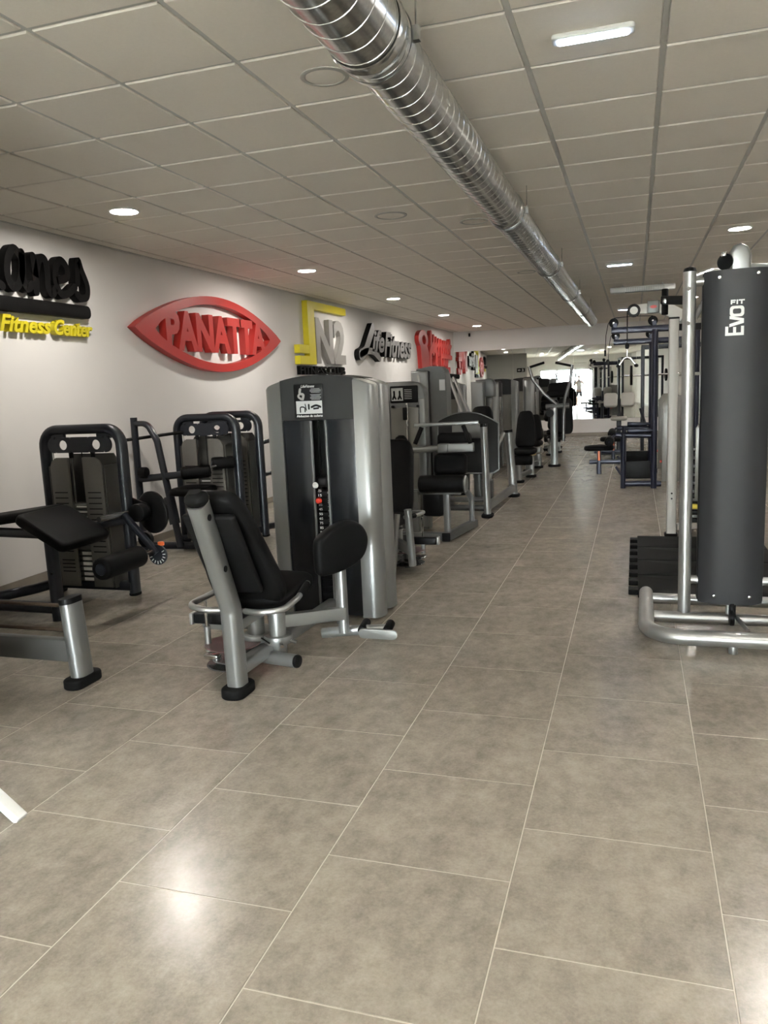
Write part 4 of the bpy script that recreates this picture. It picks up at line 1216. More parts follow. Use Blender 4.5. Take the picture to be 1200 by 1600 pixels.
rp = roller(t, (-2.0, 7.32, 0.572), (-1.545, 7.32, 0.572), 0.085, 'thigh_roller', False)
G().lathe([(0, 0), (0.08, 0), (0.084, 0.01), (0.07, 0.022), (0, 0.024)], (-1.55, 7.32, 0.572), (1, 0, 0), 20).obj('roller_cap', 'silver', rp)
# upper pads, arm and handles
G().slab(rrect(0.34, 0.22, 0.05, 5), 0.12, FR((-1.78, 7.75, 0.72), (1, 0, 0), (0, 0.2, 1)), 0.04).obj('seat', 'vinyl', t, 60)
G().slab(rrect(0.36, 0.2, 0.05, 5), 0.1, FR((-1.78, 7.95, 0.93), (1, 0, 0), (0, 0.1, 1)), 0.04).obj('backrest', 'vinyl', t, 60)
G().tube([(-2.15, 7.55, 0.885), (-1.83, 7.55, 0.90)], 0.034).obj('arm_shaft', 'silver', t, 50)
G().box((-1.80, 7.55, 0.90), (0.11, 0.1, 0.09), bev=0.01).obj('shaft_clamp', 'silver_dark', t)
G().tube([(-1.75, 7.55, 0.90), (-1.50, 7.55, 0.905)], up=(0, 0, 1), prof=prof_rect(0.08, 0.085, 0.01)).obj('arm_beam', 'silver', t, 40)
G().tube([(-2.1, 7.58, 1.13), (-1.46, 7.62, 1.14)], up=(0, 0, 1), prof=prof_rect(0.035, 0.035, 0.008)).obj('handle_bar', 'silver', t, 40)
grip(t, (-2.02, 7.55, 1.11), (-2.08, 7.5, 0.95), 0.022); grip(t, (-1.60, 7.55, 1.12), (-1.52, 7.5, 0.95), 0.022)
G().tube([(-2.05, 7.7, 0.5), (-2.05, 7.7, 1.1)], up=(1, 0, 0), prof=prof_rect(0.06, 0.08, 0.01)).obj('mast', 'silver_dark', t, 40)
G().box((-1.95, 7.7, 0.35), (0.22, 0.2, 0.3), bev=0.03).obj('gear_cover', 'black_plastic', t)
ORG = Vector((0, 0, 0))

# --- press with the big curved shield
t = thing('shield_press_machine', 'silver machine carrying a large dark arched shield plate between two posts', 'gym machine', (-1.8, 9.5, 0))
n = 14; P = []
for i in range(n + 1):
    u = -1 + 2 * i / n; P.append((u * 0.36, 0.33 - 0.12 * abs(u + 0.1) ** 2))
P += [(0.36, -0.36), (0.30, -0.40), (-0.36, -0.40)]
MSH = FR((-1.86, 9.05, 0.87), (1, 0.12, 0), (0, 0.16, 1))
sh = G().slab(P, 0.05, MSH, 0.012, 0.02).obj('shield_plate', 'header_grey', t, 50)
G().ringprism(P, [(x * 0.965, y * 0.965) for x, y in P], 0.012, MSH @ Matrix.Translation((0, 0, 0.02))).obj('shield_rim', 'silver_dark', sh, 40)
def capped_post(root, a, b, w=0.075, d=0.11):
    G().tube([a, b], up=(0, 1, 0), prof=prof_oval(w, d)).obj('post', 'silver', root, 50)
    b = Vector(b); dd = (b - Vector(a)).normalized()
    G().tube([b, b + dd * 0.035], up=(0, 1, 0), prof=prof_oval(w + 0.004, d + 0.004)).obj('post_cap', 'black_plastic', root, 50)
capped_post(t, (-1.60, 8.78, 0.03), (-1.63, 8.82, 1.03))
foot(t, (-1.60, 8.78), 0.13, 0.2, 0.04)
capped_post(t, (-1.54, 10.42, 0.03), (-1.60, 10.42, 0.86), 0.11, 0.09)
foot(t, (-1.54, 10.42), 0.16, 0.2, 0.04)
G().tube([(-1.60, 8.85, 0.12), (-1.54, 10.38, 0.12)], up=(0, 0, 1), prof=prof_rect(0.06, 0.09, 0.01)).obj('base_beam', 'silver', t, 40)
G().tube([(-2.3, 8.80, 0.20), (-1.62, 8.80, 0.20)], 0.03).obj('cross_tube', 'silver_dark', t)
G().tube([(-2.3, 8.84, 0.10), (-1.62, 8.82, 0.10)], 0.035).obj('cross_tube', 'silver_dark', t)
G().tube([(-2.0, 8.85, 0.98), (-1.62, 8.85, 0.98)], up=(0, 0, 1), prof=prof_rect(0.05, 0.16, 0.02)).obj('side_plate', 'silver', t, 40)
G().tube([(-1.58, 9.9, 0.88), (-1.62, 9.75, 0.78), (-1.70, 9.55, 0.40), (-1.75, 9.5, 0.2)], bend=0.1, r=0.03).obj('lever', 'alu', t, 50)
G().box((-1.72, 9.45, 0.22), (0.14, 0.16, 0.28), bev=0.03).obj('gear_block', 'silver_dark', t)
backpad(t, (-1.86, 9.9, 0.55), (-1.9, 10.2, 1.22), 0.34, 0.28, 0.1, (0, -1, 0.2))
seatpad(t, (-1.86, 9.75, 0.48), 0.36, 0.42, 0.1, (0, -1, 0))
G().tube([(-1.9, 9.8, 0.05), (-1.9, 9.8, 0.45)], up=(1, 0, 0), prof=prof_rect(0.08, 0.1, 0.02)).obj('seat_post', 'silver_dark', t, 40)
G().box((-2.1, 9.2, 0.45), (0.4, 0.25, 0.5), bev=0.03).obj('gear_cover', 'black_plastic', t)
ORG = Vector((0, 0, 0))

# --- tall side-on tower with white label, and lever arms behind it
t = thing('tall_cable_tower', 'tallest silver weight tower in the row with rounded dark side and white label', 'gym machine', (-2.5, 9.55, 0))
g = G().slab([(-0.17, 0.02), (0.05, 0.02), (0.05, 1.70), (-0.17, 1.70)], 0.2, FR((-2.45, 9.45, 0), (1, 0, 0), (0, 0, 1)), 0.03); g.obj('column', 'silver', t, 50)
G().box((-2.51, 9.34, 0.85), (0.025, 0.02, 1.6), bev=0.008).obj('column_ridge', 'alu', t)
P = [(0.0, 0.02), (0.20, 0.02), (0.20, 1.62), (0.18, 1.70), (0.12, 1.745), (0.0, 1.75), (-0.17, 1.72), (-0.17, 1.69), (0.0, 1.69)]
G().prism(P, 0.24, FR((-2.38, 9.62, 0), (1, 0, 0), (0, 0, 1))).obj('case', 'silver_dark', t, 40)
G().box((-2.23, 9.374, 1.52), (0.07, 0.004, 0.13)).obj('label', 'grey_print', t, smooth=False)
foot(t, (-2.40, 9.5), 0.4, 0.5, 0.03)
for x0, x1 in ((-2.42, -2.12), (-2.36, -2.02)):
    G().tube([(x0, 10.6, 1.62), (x1 - 0.02, 10.4, 0.95), (x1, 10.4, 0.6)], bend=0.1, r=0.024).obj('lever_arm', 'alu', t, 50)
grip(t, (-2.44, 10.62, 1.64), (-2.28, 10.6, 1.62), 0.032)
G().tube([(-2.3, 10.4, 0.05), (-2.05, 10.4, 0.62)], 0.03).obj('arm_base', 'silver_dark', t)
ORG = Vector((0, 0, 0))

# --- towers further back
TW = [(-2.98, 11.3, 0.62, 1.56, 'dark arched weight tower standing behind the lever arms, left one'),
      (-2.98, 12.9, 0.64, 1.56, 'dark arched weight tower behind the lever arms, right one of the pair'),
      (-2.36, 14.6, 0.66, 1.58, 'weight tower with dark arched header and bright rod behind the black seat back'),
      (-2.30, 17.2, 0.66, 1.60, 'farther weight tower with narrow dark header and glowing rod')]
for x, y, w, h, l in TW:
    t = thing('weight_tower', l, 'gym machine', (x, y, 0), 'weight towers along the aisle')
    simple_stack(t, x, y, w, h)
    G().box((x, y + 0.3, 0.06), (0.5, 0.5, 0.08), bev=0.02).obj('base_frame', 'silver_dark', t)
    backpad(t, (x + 0.05, y + 0.75, 0.5), (x + 0.05, y + 0.95, 1.05), 0.36, 0.28, 0.09, (0, -1, 0.2))
    seatpad(t, (x + 0.05, y + 0.62, 0.46), 0.38, 0.4, 0.09, (0, -1, 0))
    G().tube([(x + 0.05, y + 0.8, 0.04), (x + 0.05, y + 0.9, 0.6)], up=(1, 0, 0), prof=prof_rect(0.08, 0.1, 0.02)).obj('seat_post', 'silver', t, 40)
    ORG = Vector((0, 0, 0))
t = thing('side_weight_tower', 'side view of a silver weight tower with rounded grey cap right of the lever arms', 'gym machine', (-2.34, 12.6, 0))
G().slab([(-0.15, 0.02), (0.05, 0.02), (0.05, 1.55), (-0.15, 1.55)], 0.2, FR((-2.34, 12.5, 0), (1, 0, 0), (0, 0, 1)), 0.03).obj('column', 'silver', t, 50)
G().slab([(-0.14, 1.3), (0.16, 1.3), (0.16, 1.5), (0.14, 1.56), (0.1, 1.59), (-0.14, 1.575)], 0.2, FR((-2.30, 12.66, 0), (1, 0, 0), (0, 0, 1)), 0.02).obj('cap', 'silver_dark', t, 50)
G().box((-2.24, 12.66, 0.66), (0.1, 0.18, 1.28), bev=0.02).obj('case', 'silver_dark', t)
ORG = Vector((0, 0, 0))

# --- seat stations along the aisle
def station(x, y, label, name='seated_machine', pad_h=1.07, roll=True, tall=False, twin=0.5, wide=0.36, wood=False, stack=True):
    t = thing(name, label, 'gym machine', (x, y, 0), 'seated machines along the aisle')
    backpad(t, (x, y + 0.05, 0.52), (x - 0.02, y + 0.22, pad_h), wide, wide * 0.62, 0.09, (0, -1, 0.15))
    seatpad(t, (x, y - 0.12, 0.48), wide, 0.4, 0.09, (0, -1, 0))
    if wood:
        G().box((x + 0.05, y + 0.08, 0.42), (0.2, 0.25, 0.03), bev=0.008).obj('seat_board', 'tan_wood', t)
    G().tube([(x - 0.1, y - 0.1, 0.04), (x - 0.1, y - 0.1, 0.45)], up=(1, 0, 0), prof=prof_rect(0.1, 0.09, 0.02)).obj('leg', 'silver', t, 40)
    foot(t, (x - 0.1, y - 0.1), 0.17, 0.17, 0.04)
    G().tube([(x + 0.0, y + twin, 0.04), (x, y + twin, 0.6)], up=(1, 0, 0), prof=prof_rect(0.09, 0.1, 0.02)).obj('leg', 'silver', t, 40)
    foot(t, (x, y + twin), 0.17, 0.17, 0.04)
    G().tube([(x - 0.1, y - 0.1, 0.10), (x, y + twin, 0.10)], prof=prof_rect(0.06, 0.07, 0.01)).obj('base_beam', 'silver_dark', t, 40)
    if roll:
        roller(t, (x - 0.2, y - 0.28, 0.36), (x + 0.13, y - 0.28, 0.36), 0.075, core=False)
        G().tube([(x - 0.03, y - 0.28, 0.36), (x - 0.05, y - 0.1, 0.44)], 0.02).obj('roller_arm', 'silver', t)
    for s in (-1, 1):
        h = G().tube([(x + s * 0.14, y + 0.1, 0.42), (x + s * 0.25, y + 0.05, 0.45), (x + s * 0.25, y - 0.15, 0.55)], bend=0.05, r=0.016).obj('handle', 'alu', t, 50)
    if stack: simple_stack(t, x - 0.75, y + 0.5, 0.6, 1.55 if not tall else 1.7, PI / 2)
    ORG_reset()
    return t
def ORG_reset():
    global ORG
    ORG = Vector((0, 0, 0))
station(-1.58, 12.0, 'black seat back with narrow top beside the aisle, behind the arched shield', wood=True, twin=0.6, stack=False)
station(-1.62, 13.45, 'silver seated machine under the raised handle arms', roll=False, pad_h=0.95, wide=0.3)
station(-1.55, 16.4, 'seated machine with black cushions near the far end of the row', pad_h=1.0, twin=0.55, stack=False)

# raised arms
t = thing('overhead_press_machine', 'silver machine with two tall bent arms and black grips raised above the row', 'gym machine', (-1.45, 14.1, 0))
G().tube([(-1.78, 14.1, 1.78), (-1.72, 14.1, 1.55), (-1.54, 14.12, 1.30), (-1.32, 14.15, 1.10), (-1.22, 14.15, 1.06)], bend=0.12, r=0.028).obj('arm', 'steel_disc', t, 50)
G().tube([(-1.04, 14.1, 1.77), (-1.07, 14.1, 1.50), (-1.17, 14.12, 1.18), (-1.19, 14.14, 0.95), (-1.20, 14.14, 0.45)], bend=0.14, r=0.028).obj('arm', 'steel_disc', t, 50)
grip(t, (-1.78, 14.1, 1.76), (-1.51, 14.05, 1.83), 0.022); grip(t, (-1.04, 14.1, 1.75), (-1.32, 14.05, 1.82), 0.022)
G().tube([(-1.36, 14.15, 0.04), (-1.36, 14.15, 1.04)], up=(1, 0, 0), prof=prof_rect(0.13, 0.12, 0.03)).obj('mast', 'silver', t, 40)
G().tube([(-1.5, 14.15, 1.06), (-1.1, 14.15, 1.07)], 0.045).obj('cross_shaft', 'silver_dark', t)
G().cyl((-1.42, 14.05, 0.95), (-1.42, 14.2, 0.95), 0.07, 18).obj('pulley', 'black_plastic', t)
foot(t, (-1.36, 14.15), 0.22, 0.2, 0.04)
backpad(t, (-1.2, 14.5, 0.55), (-1.2, 14.6, 1.2), 0.3, 0.24, 0.09, (0, -1, 0.1))
seatpad(t, (-1.35, 14.4, 0.5), 0.34, 0.36, 0.08, (0, -1, 0))
simple_stack(t, -1.88, 15.0, 0.6, 1.6, PI / 2)
ORG_reset()
t = thing('ab_crunch_machine', 'dark machine with stacked black roller pads at the end of the row by the mirror', 'gym machine', (-1.4, 17.8, 0))
roller(t, (-1.55, 17.6, 0.98), (-1.18, 17.6, 0.98), 0.11, core=False)
G().slab(rrect(0.42, 0.34, 0.1, 5), 0.16, FR((-1.3, 17.75, 0.72), (1, 0, 0), (0, 1, 0.2)), 0.07).obj('seat', 'vinyl', t, 60)
G().slab(rrect(0.46, 0.24, 0.08, 5), 0.14, FR((-1.2, 17.9, 1.35), (1, 0, 0.05), (0, 0.3, 1)), 0.06).obj('chest_pad', 'vinyl', t, 60)
G().slab(rrect(0.5, 0.16, 0.06, 5), 0.12, FR((-1.22, 17.85, 1.22), (1, 0, 0), (0, 0.2, 1)), 0.05).obj('arm_pad', 'vinyl', t, 60)
G().box((-1.3, 17.6, 0.36), (0.5, 0.14, 0.14), bev=0.03).obj('foot_plate', 'silver', t)
G().tube([(-1.3, 17.95, 0.04), (-1.3, 17.95, 1.15)], up=(1, 0, 0), prof=prof_rect(0.12, 0.12, 0.03)).obj('mast', 'silver_dark', t, 40)
G().box((-1.02, 17.8, 0.65), (0.1, 0.25, 0.4), bev=0.03).obj('gear_cover', 'header_grey', t)
G().tube([(-1.45, 17.5, 0.08), (-1.45, 18.2, 0.08)], prof=prof_rect(0.08, 0.08, 0.02)).obj('base_beam', 'silver', t, 40)
foot(t, (-1.45, 17.5), 0.2, 0.15, 0.04); foot(t, (-1.25, 18.15), 0.2, 0.15, 0.04)
ORG_reset()
t.location.x -= 0.42

# ================================================================== RIGHT SIDE
# dark panelled cable station
t = thing('cable_station', 'silver tube cable station with tall charcoal panel and white vertical lettering', 'gym machine', (0.6, 4.85, 0))
tr = 0.034
lo = G().tube([(0.08, 5.40, 0.075), (0.07, 4.47, 0.075), (1.03, 4.47, 0.075), (1.02, 5.40, 0.075)], bend=0.2, r=0.044, n=18, bn=10).obj('base_loop', 'alu', t, 50)
G().tube([(0.12, 4.86, 0.075), (0.99, 4.86, 0.075)], r=0.034, n=14).obj('base_cross', 'alu', t, 50)
G().tube([(0.12, 5.25, 0.08), (0.99, 5.25, 0.08)], r=0.034, n=14).obj('base_cross', 'alu', t, 50)
for x in (0.52, 0.9):
    G().cyl((x, 4.455, 0.0), (x, 4.455, 0.045), 0.024, 14, bevel=0.004).obj('levelling_foot', 'silver', t)
for x in (0.29, 0.80):
    p = G().cyl((x, 4.88, 0.06), (x, 4.88, 2.085), 0.036, 20).obj('upright', 'alu', t)
    G().lathe([(0, 0.03), (0.03, 0.02), (0.037, 0.0), (0, 0.0)], (x, 4.88, 2.085), (0, 0, 1), 20).obj('upright_cap', 'black_plastic', p)
    for z in (1.99, 1.80):
        G().cyl((x, 4.855, z), (x - 0.008, 4.838, z), 0.011, 12).obj('bolt', 'chrome', p)
    sx = 1 if x < 0.6 else -1
    for z in (2.03, 0.30):
        G().cyl((x + sx * 0.02, 4.9, z), (x + sx * 0.11, 4.9, z), 0.026, 14).obj('panel_standoff', 'alu', p)
# bowed panel
n = 18; px0, px1 = 0.365, 0.715; pts = []
for i in range(n + 1):
    u = -1 + 2 * i / n; pts.append((px0 + (px1 - px0) * i / n, 4.875 - 0.065 * (1 - abs(u) ** 3.2)))
g = G(); vs = []; z0, z1 = 0.175, 2.075
prof2 = pts + [(x, y + 0.012) for x, y in reversed(pts)]
g.prism(prof2, z1 - z0, Matrix.Translation((0, 0, z0)))
pn = g.obj('front_panel', 'charcoal', t, 30)
G().box(((px0 + px1) / 2, 4.92, (z0 + z1) / 2), (px1 - px0 + 0.01, 0.085, z1 - z0 - 0.004), bev=0.01).obj('panel_case', 'black_plastic', t)
for x, z in ((0.44, 2.035), (0.635, 2.045), (0.45, 0.225), (0.64, 0.225)):
    G().cyl((x, 4.835, z), (x, 4.808, z), 0.010, 12, bevel=0.003).obj('bolt', 'chrome', pn)
TS = Matrix.Diagonal((0.77, 0.77, 1, 1))
ML = FR((0.522, 4.8085, 1.79), (0, 0, 1), (-1, 0, 0)) @ TS       # reads upwards
# E V O from solid strokes, F I T smaller beside the O
def lett(parts, name='letter'):
    g = G()
    for p in parts: g.prism(p, 0.002, ML)
    return g.obj(name, 'white_print', pn, 30)
def R_(a, b, c, d): return [(a, b), (c, b), (c, d), (a, d)]
hh = 0.062
lett([R_(-0.095, -hh, -0.075, hh), R_(-0.075, hh - 0.02, -0.03, hh), R_(-0.075, -0.01, -0.035, 0.01), R_(-0.075, -hh, -0.03, -hh + 0.02)])
lett([[(-0.035, 0.035), (-0.013, 0.035), (0.008, -0.035), (0.008, -0.06), (-0.01, -0.06)], [(0.008, -0.06), (0.008, -0.035), (0.022, 0.035), (0.044, 0.035), (0.022, -0.06)]])
g = G(); g.ringprism([(x + 0.075, y - 0.013) for x, y in rrect(0.075, 0.095, 0.022, 4)], [(x + 0.075, y - 0.013) for x, y in rrect(0.036, 0.055, 0.012, 4)], 0.002, ML); g.obj('letter', 'white_print', pn, 30)
MF = FR((0.522, 4.8085, 1.79), (1, 0, 0), (0, 0, 1)) @ TS       # the small word stands upright above the O
for parts in ([R_(-0.030, 0.124, -0.020, 0.156), R_(-0.020, 0.146, 0.003, 0.156), R_(-0.020, 0.134, -0.001, 0.142)],
              [R_(0.008, 0.124, 0.018, 0.156)],
              [R_(0.022, 0.146, 0.062, 0.156), R_(0.037, 0.124, 0.047, 0.146)]):
    g = G()
    for p in parts: g.prism(p, 0.002, MF)
    g.obj('letter', 'white_print', pn, 30)
# cables and pulleys below the panel, arm pulley housing on top
for z, y in ((0.15, 4.84), (0.10, 4.80)):
    G().cyl((0.535, y, z), (0.56, y, z), 0.045, 22, bevel=0.005).obj('pulley', 'black_plastic', t)
G().cyl((0.53, 4.86, 0.1), (0.53, 4.86, 0.21), 0.012, 10).obj('cable_post', 'alu', t); G().cyl((0.565, 4.82, 0.1), (0.565, 4.82, 0.21), 0.005, 8).obj('cable', 'black_plastic', t)
G().tube([(0.57, 4.86, 0.10), (0.62, 4.7, 0.06)], 0.012).obj('pulley_bracket', 'alu', t)
P = [(-0.065, 0.0), (0.05, 0.0), (0.05, 0.1), (0.03, 0.145), (-0.005, 0.165), (-0.045, 0.155), (-0.065, 0.12)]
G().slab([(a, b) for a, b in P], 0.09, FR((0.565, 4.96, 2.06), (1, 0, 0), (0, 0, 1)), 0.02).obj('pulley_housing', 'silver', t, 50)
G().cyl((0.475, 4.93, 2.13), (0.50, 4.97, 2.13), 0.045, 20).obj('pulley', 'black_plastic', t)
G().box((0.47, 4.93, 2.17), (0.03, 0.03, 0.03), bev=0.008).obj('pulley_bolt', 'chrome', t)
G().tube([(0.30, 4.95, 2.05), (0.42, 5.1, 2.10), (0.5, 5.36, 2.12)], bend=0.05, r=0.026).obj('top_tube', 'silver', t, 50)
G().tube([(0.60, 4.96, 2.09), (0.8, 4.90, 2.06)], 0.028).obj('top_tube', 'silver', t, 50)
G().tube([(0.29, 4.88, 1.93), (0.16, 5.05, 1.955)], up=(0, 0, 1), prof=prof_rect(0.05, 0.05, 0.01)).obj('grip_arm', 'black_plastic', t, 40)
gb = grip(t, (0.165, 5.05, 1.87), (0.165, 5.05, 2.02), 0.019)
G().lathe([(0, 0), (0.014, 0.003), (0.021, 0.018), (0.014, 0.033), (0, 0.036)], (0.17, 5.03, 1.945), (0, -1, 0), 16).obj('ball_end', 'silver', gb)
for x in (0.1, 1.42):
    pass
# rear uprights and weight stack of the station
G().tube([(0.5, 5.38, 0.05), (0.5, 5.38, 2.12)], up=(0, 1, 0), prof=prof_rect(0.05, 0.08, 0.01)).obj('rear_upright', 'silver', t, 40)
for k in range(18):
    G().box((0.54, 5.10, 0.16 + k * 0.042), (0.3, 0.16, 0.036), bev=0.003).obj('weight_plate', 'silver_dark', t)
ORG_reset()

# interlocking rubber mats
for k in range(4):
    y0 = 5.53 + k * 0.515; names = ('nearest to the cable station', 'second from the cable station', 'third from the cable station', 'farthest from the cable station')
    m_ = thing('rubber_mat', 'black interlocking rubber floor mat ' + names[k], 'mat', (0.4, y0 + 0.25, 0), 'rubber floor mats')
    G().box((0.55, y0 + 0.2565, 0.02), (1.04, 0.508, 0.04), bev=0.004).obj('mat_body', 'rubber', m_)
    for j in range(2):
        G().box((-0.0, y0 + 0.13 + j * 0.256, 0.019), (0.07, 0.115, 0.036), bev=0.004).obj('tooth', 'rubber', m_)
    ORG_reset()

# grey post cable machine with top arm
t = thing('pulley_post_machine', 'light grey square post machine with top pulley arm and hanging cable', 'gym machine', (0.35, 7.8, 0))
G().tube([(0.335, 7.8, 0.03), (0.335, 7.8, 2.02)], up=(0, 1, 0), prof=prof_rect(0.085, 0.12, 0.012)).obj('post', 'grey_paint', t, 40)
G().box((0.335, 7.8, 2.028), (0.09, 0.125, 0.016), bev=0.004).obj('post_cap', 'black_plastic', t)
foot(t, (0.335, 7.8), 0.12, 0.16, 0.035)
for z in (0.42, 0.37):
    G().cyl((0.335, 7.742, z), (0.335, 7.736, z), 0.009, 10).obj('bolt_hole', 'black_plastic', t)
G().tube([(0.40, 7.78, 1.80), (0.62, 7.85, 2.22)], up=(0, 1, 0), prof=prof_rect(0.05, 0.06, 0.01)).obj('brace', 'silver_dark', t, 40)
G().slab([(-0.13, -0.04), (0.10, -0.05), (0.28, -0.14), (0.34, -0.05), (0.16, 0.055), (-0.13, 0.045)], 0.045, FR((0.11, 7.8, 2.13), (1, 0, 0), (0, 0, 1)), 0.01).obj('top_arm', 'grey_paint', t, 40)
G().box((0.155, 7.775, 2.14), (0.105, 0.06, 0.11), bev=0.006).obj('arm_clamp', 'silver_dark', t)
G().prism(ellipse(0.03, 0.014, 20), 0.003, FR((0.155, 7.744, 2.14), (1, 0, 0), (0, 0, 1))).obj('badge', 'red_sign', t)
G().cyl((-0.015, 7.775, 2.12), (-0.015, 7.80, 2.12), 0.06, 24, bevel=0.005).obj('pulley', 'black_plastic', t)
G().cyl((-0.015, 7.768, 2.12), (-0.015, 7.776, 2.12), 0.035, 20).obj('pulley_plate', 'grey_paint', t)
G().cyl((-0.073, 7.79, 1.80), (-0.073, 7.79, 2.12), 0.005, 8).obj('cable', 'black_plastic', t)
G().lathe([(0, 0), (0.016, 0.01), (0.02, 0.035), (0.014, 0.06), (0, 0.065)], (-0.073, 7.79, 1.77), (0, 0, 1), 14).obj('cable_stop', 'black_plastic', t)
G().tube([(-0.073, 7.79, 1.78), (-0.073, 7.79, 1.70)], 0.006).obj('link', 'chrome', t)
G().tube([(-0.15, 7.79, 1.62), (-0.1, 7.79, 1.69), (-0.073, 7.79, 1.70), (-0.045, 7.79, 1.69), (0.01, 7.79, 1.62)], bend=0.02, r=0.011).obj('row_handle', 'chrome', t, 50)
grip(t, (-0.155, 7.75, 1.62), (-0.145, 7.85, 1.62), 0.016); grip(t, (0.005, 7.75, 1.62), (0.015, 7.85, 1.62), 0.016)
# second post, guide rods, stack, low seat strap
G().tube([(0.80, 8.0, 0.03), (0.80, 8.0, 2.02)], up=(0, 1, 0), prof=prof_rect(0.085, 0.12, 0.012)).obj('post', 'grey_paint', t, 40)
st = G().box((0.57, 7.95, 0.09), (0.3, 0.16, 0.05)).obj('stack_base', 'black_plastic', t)
for k in range(18):
    G().box((0.57, 7.95, 0.14 + k * 0.04), (0.28, 0.15, 0.03), bev=0.003).obj('weight_plate', 'silver_dark' if k % 2 else 'black_plastic', st)
for x in (0.50, 0.64):
    G().cyl((x, 7.95, 0.1), (x, 7.95, 1.95), 0.009, 10).obj('guide_rod', 'chrome', t)
G().tube([(0.34, 7.85, 1.52), (0.8, 7.98, 1.52)], 0.015).obj('cross_bar', 'grey_paint', t)
G().tube([(0.34, 7.86, 1.95), (0.8, 7.98, 1.95)], prof=prof_rect(0.05, 0.06, 0.01)).obj('top_beam', 'black_plastic', t, 40)
G().box((0.50, 7.72, 0.30), (0.14, 0.05, 0.045), bev=0.01).obj('strap', 'yellow_strap', t)
G().tube([(0.38, 7.82, 0.09), (0.8, 8.0, 0.09)], prof=prof_rect(0.06, 0.06, 0.01)).obj('base_bar', 'grey_paint', t, 40)
for sx in (0.33, 0.36):
    pass
G().slab([(-0.12, 0.35), (0.12, 0.35), (0.12, 1.02), (0.08, 1.08), (-0.08, 1.08), (-0.12, 1.02)], 0.02, FR((0.66, 7.83, 0), (1, 0, 0), (0, 0, 1)), 0.004).obj('stack_guard', 'smoke_panel', t, 40)
ORG_reset()

